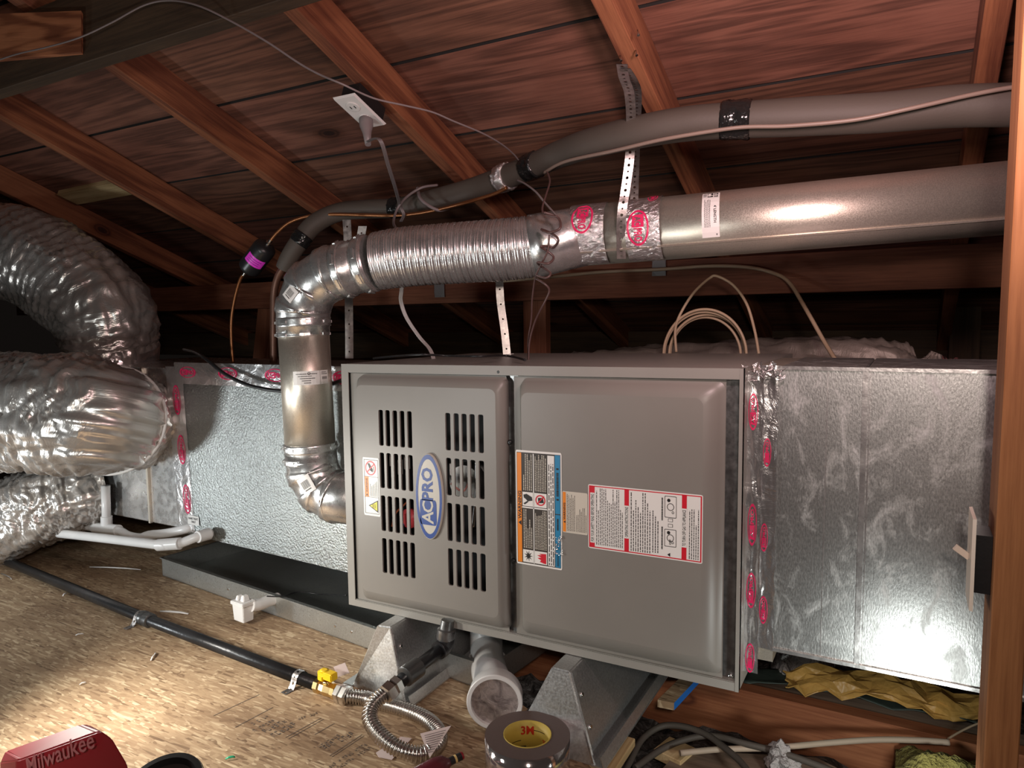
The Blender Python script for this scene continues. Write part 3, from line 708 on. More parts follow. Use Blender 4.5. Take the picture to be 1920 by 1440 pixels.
for k in range(46):
    t = random.random(); c = Vector((xa+.06*t, 1.225+random.uniform(-.004, .01), rz1+random.uniform(-.014, .006)))
    vv = [bm.verts.new(c+Vector((random.uniform(-.009, .009), random.uniform(-.006, .006), random.uniform(-.009, .009)))) for _ in range(3)]; bm.faces.new(vv)
M('tape_end', bm, FOILC, rd, label='crumpled end of the foil tape')
# ================================================================== LEFT DUCT / COIL BOX
LY = 1.36
lx0, lx1, lz0, lz1 = -1.925, FX0-.002, -.645, -.106
ld = T('coil_box', 'embossed silver coil box left of the furnace behind the vertical vent', 'duct', loc=((lx0+lx1)/2, 1.6, lz0))
bm = NB(); vts = hexa(bm, [Vector(q) for q in ((lx0+.02, LY, lz0+.02), (lx1, LY, lz0), (lx1, 1.72, lz0), (lx0+.02, 1.72, lz0), (lx0, LY, lz1-.012), (lx1, LY, lz1), (lx1, 1.72, lz1), (lx0, 1.72, lz1-.012))])
bmesh.ops.recalc_face_normals(bm, faces=bm.faces); bmesh.ops.bevel(bm, geom=list(bm.edges), offset=.002, segments=1, affect='EDGES')
M('box_body', bm, EMB, ld)
tape_strip(lx0-.02, lx0+.055, lz0+.03, lz1-.012, LY, ld, [(.55, .20, .22, .09), (.6, .50, .22, .09), (.68, .80, .22, .09)], 9, .0012, fnx=lambda u, v: Vector((lx0-.02+u+(.022*(1-v/.5)), LY, lz0+.03+v)))
tape_strip(lx0+.02, lx1-.02, lz1-.062, lz1+.001, LY, ld, [(.08, .45, .045, .26), (.30, .45, .05, .28), (.54, .45, .05, .28), (.85, .45, .05, .28)], 13, .003, rot=0, nx=60, nz=10)
x0, z0, W_, H_ = label_rect((352, 965), (374, 986), LY-.002)
p = P2(W_, H_, flat_fn(x0, z0, LY-.003)); p.poly(rrect(0, 0, 1, 1, .06), WHITEP, 0); p.text('HAND TIGHT', .08, .2, .92, .45, BLK, 0, 1, .03); p.text('ONLY', .32, .55, .72, .8, BLK, 0, 1, .03)
M('sticker', p, None, ld, label='small white HAND TIGHT ONLY sticker')
# distribution box further left
db = T('distribution_box', 'shiny sheet metal distribution box behind the left flex ducts', 'duct', loc=(-2.15, 1.6, lz0))
bm = NB(); box(bm, -2.52, lx0-.004, LY+.01, 1.9, lz0+.03, lz1-.018); bmesh.ops.bevel(bm, geom=list(bm.edges), offset=.003, segments=1, affect='EDGES')
M('box_body', bm, GALVF, db)
bm = NB(); x_ = dx(283, LY+.01, 950); box(bm, x_-.004, x_+.004, LY+.002, LY+.011, lz0+.03, lz1-.018); M('seam', bm, GALVP, db)
# ================================================================== FLEX DUCTS
def flex(name, pts, n, label, seed, amp=.012, fold=26, pull=None, nseg=120):
    P, Rr = spline(pts, n)
    L = seglen(P)
    def rf(s, a, r, i):
        q = Vector((math.cos(a)*2.2, math.sin(a)*2.2, s*7+seed)); big = noise.noise(q)*amp*1.3
        w1 = noise.noise(Vector((math.cos(a)*1.8, math.sin(a)*1.8, s*fold*1.9+seed*3+5*noise.noise(q*1.3)+2.5*math.cos(a+seed))))*amp
        w2 = noise.noise(Vector((math.cos(a)*5+s*9, math.sin(a)*5, s*fold*4.2+seed)))*amp*.4
        rib = .003*math.sin(s*2*PI/.035)
        return r+big+(-abs(w1)*1.5+amp*.4)+w2+rib
    bm = NB(); rings = tube(bm, P, Rr, nseg, rf=rf, caps=False); uv = bm.loops.layers.uv.new('UVMap'); idx = {}
    Ls = seglen(P)
    for i, rg_ in enumerate(rings):
        for k, v_ in enumerate(rg_): idx[v_] = (Ls[i], k)
    for f_ in bm.faces:
        ks = [idx[l.vert][1] for l in f_.loops]; wr = max(ks)-min(ks) > nseg/2
        for l in f_.loops:
            s_, k = idx[l.vert]; k = k+nseg if (wr and k == 0) else k; l[uv].uv = (s_, k/nseg*6)
    return P, bm
FG = 'foil flex ducts at the left'
t_ = T('flex_duct', 'thick silver flex duct arching down at the upper left', 'duct', FG, PY(215, 690, 1.5))
P, bm = flex('', [(PY(-330, 530, 1.30), .17), (PY(-120, 470, 1.38), .172), (PY(20, 475, 1.42), .172), (PY(120, 520, 1.47), .168), (PY(190, 585, 1.50), .165), (PY(208, 650, 1.52), .155), (PY(210, 690, 1.53), .14)], 44, '', 3, .010, 20)
M('duct_jacket', bm, FOILD, t_)
bm = NB(); P_ = [PY(210, 640, 1.52), PY(210, 660, 1.525), PY(210, 682, 1.53)]; tube(bm, subpath(P_, 0, 9, 12), .152, 90, rf=lambda s, a, r, i: r+noise.noise(Vector((math.cos(a)*9, math.sin(a)*9, s*60)))*.006)
M('foil_tape', bm, FOILT, t_, label='foil tape printed red where the duct meets the box')
t_ = T('flex_duct', 'fat silver flex duct with white zip tie at the middle left', 'duct', FG, PY(100, 880, 1.2))
P, bm = flex('', [(PY(-330, 775, 1.02), .165), (PY(-120, 772, 1.06), .168), (PY(40, 772, 1.12), .172), (PY(130, 776, 1.15), .170), (PY(190, 784, 1.19), .158), (PY(208, 787, 1.225), .148), (PY(228, 788, 1.29), .150), (PY(240, 788, 1.365), .150)], 44, '', 8, .012, 16)
M('duct_jacket', bm, FOILD, t_)
zp = []
for k in range(40):
    zp.append(PY(245, 740, 1.08)*0)
bm = NB(); c0 = PY(207, 787, 1.222); ax = (PY(216, 788, 1.25)-PY(198, 786, 1.205)).normalized(); u_ = ax.cross(Vector((0, 0, 1))).normalized(); v_ = ax.cross(u_)
tube(bm, [c0+(u_*math.cos(2*PI*k/60)+v_*math.sin(2*PI*k/60))*.157 for k in range(60)], .0045, 8, closed=True); M('zip_tie', bm, PLAST, t_, label='white zip tie')
t_ = T('flex_duct', 'silver flex duct rising from the lower left under the fat one', 'duct', FG, PY(60, 1020, 1.3))
P, bm = flex('', [(PY(-260, 1120, 1.05), .13), (PY(-120, 1050, 1.12), .13), (PY(0, 985, 1.2), .128), (PY(90, 945, 1.27), .122), (PY(150, 925, 1.33), .115), (PY(185, 915, 1.38), .11)], 50, '', 15, .013, 34)
M('duct_jacket', bm, FOILD, t_)
t_ = T('insulated_duct', 'dull foil covered duct lying flat behind the furnace at the right', 'duct', None, PY(1500, 690, 2.4))
P, bm = flex('', [(PY(1060, 700, 2.5), .07), (PY(1200, 690, 2.5), .075), (PY(1400, 688, 2.45), .09), (PY(1600, 690, 2.4), .09), (PY(1710, 692, 2.4), .065), (PY(1740, 680, 2.4), .02), (PY(1752, 660, 2.4), .012)], 14, '', 21, .012, 16, nseg=70)
M('duct_jacket', bm, DULLF, t_)
ground('insulation_scrap', PY(1745, 680, 2.5).x, PY(1805, 680, 2.5).x, 2.45, 2.58, PY(1780, 672, 2.5).z, .03, 14, 10, PINKI, 16, .05, label='pink insulation tuft behind the duct at the right', cat='insulation')
# ================================================================== VENT PIPE
VG = T('vent_pipe', 'silver gas vent pipe rising from the furnace and running right', 'pipe', loc=PY(583, 850, 1.27))
def VP(x, y, Y): return PY(x, y, Y)
# lower gored elbow
def gore(pts, r, parent, name='elbow', bead=.004, label=None):
    """segmented elbow through straight gores"""
    bm = NB(); P = []; Rr = []
    for i, q in enumerate(pts):
        if 0 < i < len(pts)-1:
            a = (pts[i-1]-q).normalized(); b = (pts[i+1]-q).normalized()
            for t, rr_ in ((.010, r), (.006, r+bead*.5), (.003, r+bead), (0, r+bead*.6)): P.append(q+a*t); Rr.append(rr_)
            for t, rr_ in ((.003, r+bead), (.006, r+bead*.5), (.010, r)): P.append(q+b*t); Rr.append(rr_)
        else: P.append(q); Rr.append(r)
    tube(bm, P, Rr, 48); return M(name, bm, GALVF, parent, label=label)
fi = Vector((FX0+.0, 1.285, PY(640, 932, 1.285).z))
le = [fi, PY(632, 931, 1.283), PY(605, 916, 1.275), PY(587, 885, 1.27), PY(582, 845, 1.27)]
gore(le, .062, VG, label='lower segmented elbow')
va_, vb_ = PY(582, 838, 1.27), PY(568, 600, 1.27)
bm = NB(); a, b = va_, vb_; cyl(bm, a, b, .0605, 56); M('straight_pipe', bm, GALVP, VG)
def band(p, ax, r, wdt, parent, name='clamp_band', dent=.0):
    bm = NB(); ax = Vector(ax).normalized(); P = [Vector(p)+ax*t for t in (-wdt/2, -wdt/2+.002, -wdt/4, 0, wdt/4, wdt/2-.002, wdt/2)]
    tube(bm, P, [r-.001, r+.0025, r+.0015, r+.003, r+.0015, r+.0025, r-.001], 56)
    # stamped tabs
    u = ax.orthogonal().normalized(); v = ax.cross(u)
    for k in range(7):
        a = k*2*PI/7+.3; c = Vector(p)+(u*math.cos(a)+v*math.sin(a))*(r+.0025); tt = (v*math.cos(a)-u*math.sin(a))
        obox(bm, c-tt*.012, c+tt*.012, .006, .003, up=(u*math.cos(a)+v*math.sin(a)))
    return M(name, bm, GALVF, parent)
axv = b-a
band(PY(582, 838, 1.27), axv, .0625, .022, VG); band(PY(582, 862, 1.27), axv, .061, .016, VG, 'fitting_ring')
band(PY(569, 604, 1.27), axv, .0625, .024, VG); band(PY(568, 627, 1.27), axv, .0610, .012, VG, 'fitting_ring')
ue = [PY(568.5, 625, 1.27), PY(568, 580, 1.27), PY(584, 537, 1.275), PY(622, 512, 1.285), PY(700, 492, 1.31)]
gore(ue, .063, VG, label='upper segmented elbow')
axu = ue[4]-ue[3]
band(ue[3].lerp(ue[4], .35), axu, .0645, .020, VG); band(ue[3].lerp(ue[4], .85), axu, .0655, .024, VG)
# corrugated section
cp, cr = spline([(PY(706, 490, 1.315), .066), (PY(760, 482, 1.34), .068), (PY(860, 474, 1.39), .069), (PY(950, 468, 1.42), .069), (PY(1008, 461, 1.445), .068)], 90)
L = seglen(cp)
bm = NB(); tube(bm, cp, cr, 64, rf=lambda s, a, r, i: r+.0009*math.sin(s*2*PI/.0055)-.0032*max(0, math.cos(s*2*PI/.0165))**6+.0008*noise.noise(Vector((math.cos(a)*2, math.sin(a)*2, s*14)))); M('corrugated_pipe', bm, GALVF, VG, label='ribbed flexible section')
# taper fitting and straight horizontal pipe
h0, h1, h2, h3 = PY(1000, 462, 1.44), PY(1060, 450, 1.465), PY(1110, 440, 1.49), PY(1915, 369, 1.60)
bm = NB(); tube(bm, [h0, h0.lerp(h1, .4), h1, h2], [.0705, .0695, .0665, .0650], 56); M('reducer', bm, GALVF, VG)
hx = PY(1085, 443, 1.48)
bm = NB(); tube(bm, [hx, h3+(h3-hx)*.1], .066, 64); hp = M('straight_pipe', bm, GALVP, VG)
axh = (h3-hx).normalized()
bm = NB(); Ls = (h3-hx).length
def around(p, ang, r):
    up = Vector((0, 0, 1)); n1 = (up-axh*up.dot(axh)).normalized(); n2 = axh.cross(n1)
    return p+(n1*math.cos(ang)+n2*math.sin(ang))*r
# angle 0 = top, find sign so that positive goes towards the camera
sg = 1 if around(hx, PI/2, 1).y < hx.y else -1
obox(bm, around(hx, sg*2.25, .0665), around(h3, sg*2.25, .0665), .004, .003, up=around(Vector(), sg*2.25, 1)); M('lock_seam', bm, GALVP, VG)
def pipe_tape(px0, px1, seed, logos, r=.0672, a0=-.2, a1=2.9):
    c0 = hx+axh*((PY(px0, 440, 1.5)-hx).dot(axh)); c1 = hx+axh*((PY(px1, 430, 1.51)-hx).dot(axh)); w_ = (c1-c0).length; h_ = (a1-a0)*r
    def fn(u, v, h):
        n = abs(noise.noise(Vector((u*60, v*40, seed))))*.003
        return around(c0+axh*u, sg*(a1-v/r), r+n+h)
    p = P2(w_, h_, fn, .0004); p.mi(FOILC); g = [[p.bm.verts.new(fn(w_*i/16, h_*j/40, 0)) for i in range(17)] for j in range(41)]
    for j in range(40):
        for i in range(16): p.bm.faces.new((g[j][i], g[j][i+1], g[j+1][i+1], g[j+1][i])).smooth = True
    p.base = .001
    for l in logos: logo(p, *l)
    M('foil_tape', p, None, VG, label='crinkled foil tape printed with a red oval')
pipe_tape(1083, 1148, 2, [(.42, .42, .3, .17, -90)]); pipe_tape(1184, 1246, 6, [(.38, .58, .32, .18, -90), (.75, .2, .15, .08, -90)])
def pipe_sheet(c, axd, r, ang, w_, h_, parent, label, draw, name='label', updir=Vector((0, 0, 1))):
    axd = Vector(axd).normalized(); n1 = (updir-axd*updir.dot(axd)).normalized() if abs(updir.dot(axd)) < .9 else Vector((0, -1, 0)); n1 = (n1-axd*n1.dot(axd)).normalized(); n2 = axd.cross(n1)
    if (n2.y > 0) and abs(n1.y) < .5: s_ = -1
    else: s_ = 1
    def fn(u, v, h):
        a = s_*(ang+(h_/2-v)/r); return Vector(c)+axd*(u-w_/2)+(n1*math.cos(a)+n2*math.sin(a))*(r+h+.0005)
    p = P2(w_, h_, fn, .0003)
    for j in range(10): 
        V0, V1 = h_*j/10, h_*(j+1)/10
        p.raw([(0, V0), (w_, V0), (w_, V1), (0, V1)], [(0, 1, 2, 3)], WHITEP, 0)
    draw(p); return M(name, p, None, parent, label=label)
def dr1(p):
    p.rect(.3, .02, .62, .16, BLK, 1); p.rect(.34, .04, .5, .14, WHITEP, 2); p.rect(.68, .02, .9, .16, BLK, 1); p.rect(.73, .03, .76, .15, WHITEP, 2); p.rect(.8, .03, .83, .15, WHITEP, 2)
    for k in range(8): p.rect(.06+.025*k, .03, .072+.025*k, .15, BLK, 1)
    p.text("4' LENGTH", .68, .38, .84, .72, BLK, -90, 1, .03); p.lines(.12, .22, .5, .8, 5, BLK, 1, fill=.4, ragged=.3)
    p.poly([(.8, .93), (.88, .93), (.84, .97)], BLK, 1)
c_ = hx+axh*((PY(1338, 402, 1.53)-hx).dot(axh))
pipe_sheet(c_, axh, .066, 1.30, .034, .105, VG, 'white pipe label printed 4 foot length', dr1)
# labels on elbow and vertical pipe (cylinder with vertical axis)
def vert_sheet(c, r, px, w_, h_, draw, axd, label, tilt=0):
    axd = Vector(axd).normalized(); toc = Vector((0, 0, 0))-Vector(c); toc = (toc-axd*toc.dot(axd)).normalized(); sd = axd.cross(toc).normalized()
    if (R.transposed() @ sd).x < 0: sd = -sd
    def fn(u, v, h):
        a = px+(u-w_/2)/r; return Vector(c)+axd*(v-h_/2)+(toc*math.cos(a)+sd*math.sin(a))*(r+h+.0006)
    p = P2(w_, h_, fn, .0003)
    for j in range(10): p.rect(j/10, 0, (j+1)/10, 1, WHITEP, 0)
    draw(p); return M('label', p, None, VG, label=label)
def dr2(p):
    p.rect(.72, .0, .725, 1, BLK, 1)
    for j in range(5): p.lines(.08+.05*j, .18+.16*j, .66-.04*j, .24+.16*j, 1, BLK, 1, vert=False, fill=.9, ragged=.3)
    p.poly(ell(.42, .18, .04, .1, 14), BLK, 1, [ell(.42, .18, .028, .07, 14)])
    for k in range(9): p.rect(.78+.02*k, .45, .79+.02*k, .65, BLK, 1)
    p.lines(.76, .08, .98, .32, 2, BLK, 1, vert=False, fill=.4)
vert_sheet(va_.lerp(vb_, .555), .0610, .22, .088, .033, dr2, (PY(568, 600, 1.27)-PY(582, 838, 1.27)), 'white rating label on the vertical pipe')
def dr3(p):
    for k in range(12): p.rect(.2+.05*k, .25, .2+.05*k+(.02 if k % 3 else .03), .7, BLK, 1)
    p.lines(.25, .76, .8, .84, 1, BLK, 1, vert=False, fill=.8)
vert_sheet(le[2].lerp(le[3], .45), .0655, -.45, .034, .042, dr3, (le[3]-le[2]), 'white barcode sticker on the lower elbow')
vert_sheet(ue[1].lerp(ue[2], .6), .0655, -.55, .03, .035, dr3, (ue[3]-ue[1]).normalized(), 'white barcode sticker on the upper elbow')
# ================================================================== hanging straps
t_ = T('perforated_strap', 'perforated steel strap looped from a rafter round the vent pipe', 'strap', loc=roofp(-.50, 1.1, .62))
wx = (R @ Vector((1, 0, 0))); wdf = lambda p: wx
sp, _ = spline([PY(1166, 120, 1.20), PY(1170, 145, 1.24), PY(1180, 175, 1.30), PY(1183, 225, 1.38), PY(1181, 290, 1.42), PY(1172, 360, 1.42), PY(1167, 390, 1.415), PY(1164, 430, 1.425), PY(1165, 485, 1.455)], 8)
bm = NB(); strap_mesh(bm, sp, wdf, .019); M('front_strand', bm, STRAPM, t_)
sp, _ = spline([PY(1172, 128, 1.21), PY(1186, 150, 1.27), PY(1194, 175, 1.36), PY(1193, 230, 1.46), PY(1191, 300, 1.55), PY(1189, 375, 1.60), PY(1189, 440, 1.60)], 8)
bm = NB(); strap_mesh(bm, sp, wdf, .019); M('rear_strand', bm, STRAPM, t_)
for px, py, nl in ((1163, 104, 'bent nail just above the top end of the perforated strap'), (1192, 94, 'nail in the rafter right of the strap end, lower of two'), (1195, 56, 'topmost nail in the rafter above the perforated strap')):
    a = PN(px, py, 1.05); bm = NB(); cyl(bm, a, a+Vector((.004, -.006, -.012)), .0012, 6); lathe(bm, a+Vector((.004, -.006, -.012)), (.3, -.4, -1), [(0, .003), (.001, .003)], 8)
    M('nail', bm, STEEL, label=nl, cat='nail', group='nails in the strap rafter')
def flatstrap(pts, w_, label, holes=True):
    sp, _ = spline(pts, 8); bm = NB(); strap_mesh(bm, sp, wdf, w_, pitch=.035, hole=.0025, alt=False); M('hanger_strap', bm, STRAPM, label=label, cat='strap')
flatstrap([PY(650, 412, 1.50), PY(652, 450, 1.50), PY(654, 550, 1.5), PY(655, 640, 1.5), PY(655, 672, 1.5)], .022, 'galvanised hanger strap behind the upper vent elbow')
flatstrap([PY(936, 500, 1.62), PY(938, 560, 1.62), PY(946, 620, 1.62), PY(951, 668, 1.62)], .020, 'galvanised hanger strap below the ribbed vent section')
flatstrap([PY(680, 424, 1.60), PY(678, 436, 1.60), PY(676, 450, 1.60)], .024, 'short crumpled strap end right of the hanger strap')
for px, py, lb in ((1233, 500, 'grey tape piece holding the cream cable to the purlin'), (820, 543, 'small grey tape piece on the purlin under the ribbed vent')):
    a = PY(px, py, 2.20); bm = NB(); box(bm, a.x-.022, a.x+.022, 2.214, 2.218, a.z-.028, a.z+.03)
    bmesh.ops.subdivide_edges(bm, edges=bm.edges, cuts=2)
    for v in bm.verts: v.co.y -= abs(noise.noise(v.co*40))*.006
    M('tape_piece', bm, [plain('duct_tape_grey', (.22, .21, .21), .45)], label=lb, cat='tape')
# ================================================================== line set
lpts = [(PY(2010, 192, 1.50), .036), (PY(1920, 197, 1.47), .035), (PY(1780, 200, 1.45), .0345), (PY(1640, 212, 1.43), .034), (PY(1500, 219, 1.42), .034), (PY(1380, 225, 1.41), .033), (PY(1290, 232, 1.40), .033), (PY(1200, 247, 1.40), .032), (PY(1110, 268, 1.44), .031), (PY(1050, 289, 1.50), .030), (PY(990, 315, 1.55), .029), (PY(900, 351, 1.60), .030), (PY(820, 374, 1.62), .0295), (PY(750, 389, 1.62), .027), (PY(690, 392, 1.60), .0265), (PY(635, 398, 1.57), .026), (PY(590, 420, 1.53), .027), (PY(560, 455, 1.50), .026), (PY(541, 485, 1.49), .025), (PY(533, 503, 1.49), .024)]
P, Rr = spline(lpts, 10)
ls = T('insulated_line', 'thick black foam insulated refrigerant line across the roof space', 'pipe', loc=PY(900, 351, 1.60))
bm = NB(); tube(bm, P, Rr, 28, rf=lambda s, a, r, i: r*(1+.03*noise.noise(Vector((math.cos(a), math.sin(a), s*6))))); M('foam_sleeve', bm, RUB, ls)
# seam/second line along the sleeve
def near(px, py):
    best = min(P, key=lambda q_: (lambda c: (960-c.x*F/c.z-px)**2+(720+c.y*F/c.z-py)**2)(R.transposed() @ q_)); return best
wire_pts = [PY(2000, 158, 1.44), PY(1920, 161, 1.425), PY(1830, 176, 1.408), PY(1700, 205, 1.387), PY(1600, 225, 1.382), PY(1480, 236, 1.378), PY(1400, 238, 1.372), PY(1340, 245, 1.365), PY(1240, 262, 1.36), PY(1150, 283, 1.385), PY(1060, 303, 1.45), PY(1020, 324, 1.50)]
cable('liquid_line', wire_pts, .0038, [plain('dull_tan_line', (.22, .16, .13), .45)], ls, label='thin tan line strapped along the sleeve')
def wrap(px, py, length, mat, label, grow=.003, amp=.003, name='tape_wrap', seed=0):
    c = near(px, py); i = P.index(c); L_ = seglen(P); s0 = L_[i]-length/2; pp = subpath(P, s0, s0+length, 14); fr_r = Rr[i]+grow
    bm = NB(); tube(bm, pp, fr_r, 40, rf=lambda s, a, r, i_: r+amp*noise.noise(Vector((math.cos(a)*6, math.sin(a)*6, s*90+seed)))-(.002 if i_ in (0, 13) else 0)); return M(name, bm, mat, ls, label=label)
wrap(1378, 225, .055, SHINYB, 'shiny black tape wrap', seed=1); wrap(995, 312, .045, SHINYB, 'shiny black tape wrap', seed=2)
wrap(948, 332, .035, FOILC, 'crumpled silver foil wrap', .005, .006, 'foil_wrap', 3); wrap(745, 389, .035, SHINYB, 'shiny black tape wrap', seed=4); wrap(562, 447, .030, SHINYB, 'shiny black tape wrap', seed=5)
cable('suction_pipe', [PY(533, 500, 1.49), PY(521, 520, 1.49), PY(514, 550, 1.49), PY(513, 600, 1.49), PY(513, 680, 1.49)], .0105, [plain('tarnished_copper', (.13, .06, .04), .42, .4, var=.3)], ls, seg=16, label='bare copper pipe end')
# filter drier + copper line
fd = T('filter_drier', 'black filter drier with pink label hanging on a copper line', 'drier', loc=PY(483, 485, 1.50))
a, b = PY(463, 508, 1.50), PY(502, 458, 1.50); ax = (b-a).normalized(); Lx = (b-a).length
bm = NB(); lathe(bm, a, ax, [(0, .010), (.004, .024), (.012, .032), (.020, .0335), (Lx-.020, .0335), (Lx-.012, .032), (Lx-.004, .024), (Lx, .010)], 36); M('canister', bm, BLACK, fd, smooth='auto')
toc = (-a).normalized(); toc = (toc-ax*toc.dot(ax)).normalized(); sd = ax.cross(toc)
def fnm(u, v, h): an = (v-.03)/.0338; return a.lerp(b, .5)+ax*(u-.013)+(toc*math.cos(an)+sd*math.sin(an))*(.0338+h)
p = P2(.03, .06, fnm)
for j in range(10): p.rect(0, j/10, 1, (j+1)/10, MAG, 0)
p.lines(.15, .15, .85, .85, 3, plain('magenta_print', (.25, .02, .3), .5), 1, fill=.4, ragged=.2); M('label', p, None, fd, label='bright pink label')
for q_, r_ in ((a, -ax), (b, ax)):
    bm = NB(); lathe(bm, q_, r_, [(-.002, .009), (.008, .009), (.009, .0065), (.02, .0062)], 16); M('fitting', bm, STEEL, fd, smooth='auto')
cable('copper_line', [a-ax*.012, PY(450, 525, 1.5), PY(440, 560, 1.5), PY(434, 600, 1.5), PY(434, 640, 1.5), PY(437, 680, 1.5)], .0052, COPPER, fd, label='copper tube dropping to the coil box')
cable('copper_line', [b+ax*.012, PY(522, 434, 1.5), PY(545, 416, 1.51), PY(580, 405, 1.53), PY(620, 402, 1.54), PY(680, 403, 1.57), PY(740, 404, 1.585), PY(790, 399, 1.585), PY(850, 386, 1.57), PY(920, 366, 1.565), PY(950, 352, 1.555)], .0048, COPPER, fd, label='copper tube running up along the black sleeve')
# ================================================================== outlet, plug, wires
ot = T('electrical_outlet', 'white duplex outlet on a black box fixed to the rafter', 'outlet', loc=PN(672, 205, 1.03))
c4 = [PN(624, 183, 1.010), PN(665, 174, 1.010), PN(724, 232, 1.010), PN(690, 236, 1.010)]
c4[3] = c4[0]+(c4[2]-c4[1])
n_ = (c4[1]-c4[0]).cross(c4[3]-c4[0]).normalized()
if n_.z > 0: n_ = -n_
eu, ev = (c4[1]-c4[0]), (c4[3]-c4[0]); eu.normalize(); ev = (ev-eu*ev.dot(eu)).normalized(); O = c4[0]; pw, ph = .070, .114
print('outlet size', (c4[1]-c4[0]).length, (c4[3]-c4[0]).length)
pw, ph = (c4[1]-c4[0]).length, (c4[3]-c4[0]).length
def fo(u, v, h): return O+eu*u+ev*v+n_*h
bm = NB(); hexa(bm, [fo(0, 0, 0), fo(pw, 0, 0), fo(pw, ph, 0), fo(0, ph, 0), fo(.003, .003, .005), fo(pw-.003, .003, .005), fo(pw-.003, ph-.003, .005), fo(.003, ph-.003, .005)]); bmesh.ops.recalc_face_normals(bm, faces=bm.faces)
M('cover_plate', bm, PLAST, ot)
bm = NB(); hexa(bm, [fo(u, v, h) for h in (-.036, 0) for u, v in ((.012, .012), (pw-.004, .012), (pw-.004, ph-.010), (.012, ph-.010))]); bmesh.ops.recalc_face_normals(bm, faces=bm.faces); M('junction_box', bm, BLACK, ot)
for fv in (.30, .70):
    bm = NB(); lathe(bm, fo(pw*.5, ph*fv, .005), n_, [(0, .0165), (.0015, .0165), (.002, .0155)], 24); r_ = M('receptacle', bm, PLAST, ot)
    bm = NB(); k = fo(pw*.5, ph*fv, .0074)
    for s_ in (-.006, .006): obox(bm, k+eu*s_-ev*.004, k+eu*s_+ev*.004, .0018, .0012, up=n_)
    M('slot', bm, BLK, r_)
pl = T('power_cord', 'grey three wire power cord plugged into the outlet above the furnace', 'cord', loc=PY(755, 400, 1.5))
k0 = fo(pw*.5, ph*.70, .007); k1 = k0+n_*.03+Vector((.012, .0, -.012))
bm = NB(); tube(bm, [k0, k0.lerp(k1, .4), k0.lerp(k1, .8), k1, k1+(k1-k0)*.6], [.0165, .016, .011, .0095, .007], 20); M('plug', bm, [plain('grey_plug', (.25, .21, .21), .4)], pl)
cl = [k1+(k1-k0)*.4, PY(712, 262, 1.22), PY(728, 310, 1.30), PY(742, 355, 1.42), PY(750, 385, 1.55), PY(757, 402, 1.575), PY(752, 415, 1.60)]
for s_ in (-1, 0, 1):
    cable('cord_strand', [q_+wx*.0028*s_ for q_ in cl], .0018, GREYC, pl)
lp = [PY(820, 347, 1.60), PY(790, 352, 1.555), PY(762, 370, 1.54), PY(745, 392, 1.54), PY(738, 415, 1.50), PY(742, 428, 1.42), PY(752, 445, 1.34)]
cable('cord_loop', lp, .0034, GREYC, pl)
cable('cord_loop', [PY(783, 352, 1.60), PY(787, 370, 1.565), PY(800, 383, 1.56), PY(822, 394, 1.575), PY(842, 390, 1.60)], .0045, GREYC, pl)
lw = [PY(756, 520, 1.42), PY(753, 545, 1.44), PY(752, 565, 1.45), PY(762, 595, 1.46), PY(785, 630, 1.46), PY(806, 655, 1.45), PY(814, 677, 1.44)]
for s_ in (-1, 0, 1): cable('cord_strand', [q_+wx*.0032*s_ for q_ in lw], .002, [plain('light_grey_cord', (.42, .38, .37), .45)], pl)
cable('thermostat_wire', [PY(-30, 122, .86), PY(30, 102, .86), PY(90, 88, .86), PY(150, 70, .86), PY(210, 42, .87), PY(270, 10, .88), PY(318, 1, .885), PY(370, 10, .885), PY(430, 38, .90), PY(500, 78, .92), PY(560, 118, .94), PY(600, 140, .95), PY(640, 157, .96), PY(700, 184, 1.02), PY(760, 198, 1.08), PY(810, 210, 1.14), PY(850, 227, 1.2), PY(905, 250, 1.3), PY(940, 270, 1.4), PY(962, 288, 1.48), PY(972, 300, 1.52)], .0017, GREYC, label='long thin wire drooping from the top left beam past the outlet', cat='wire')
tw = T('coiled_wire', 'brown thermostat wire spiralling down past the ribbed vent to the furnace', 'wire', loc=PY(1020, 500, 1.38))
cable('wire_strand', [PY(970, 338, 1.50), PY(985, 345, 1.47), PY(1005, 360, 1.43), PY(1020, 378, 1.40), PY(1035, 395, 1.37), PY(1045, 406, 1.355)], .0022, GREYC, tw)
cable('wire_strand', [PY(1026, 322, 1.49), PY(1031, 340, 1.46), PY(1024, 365, 1.42), PY(1017, 390, 1.38), PY(1022, 402, 1.36), PY(1045, 406, 1.352)], .0022, BRNW, tw)
zz = [(1020, 398), (1046, 408), (1050, 428), (1028, 436), (1015, 430), (1035, 438), (1047, 450), (1038, 464), (1030, 462), (1014, 462), (1022, 468), (1038, 482), (1028, 494), (1008, 492), (1016, 500), (1032, 512), (1024, 521), (1006, 517)]
cable('wire_spiral', [PY(x, y, 1.352+.012*math.sin(i*1.9)) for i, (x, y) in enumerate(zz)], .0026, BRNW, tw, n=6)
cable('wire_strand', [PY(1030, 440, 1.35), PY(1027, 470, 1.35), PY(1015, 495, 1.355), PY(1004, 520, 1.37), PY(998, 560, 1.40), PY(996, 600, 1.42), PY(990, 640, 1.43), PY(991, 678, 1.43)], .0020, BRNW, tw)
cable('wire_strand', [PY(1004, 522, 1.37), PY(1022, 533, 1.37), PY(1030, 545, 1.38), PY(1022, 565, 1.39), PY(1004, 600, 1.41), PY(993, 640, 1.42), PY(991, 678, 1.42)], .0022, BRNW, tw)
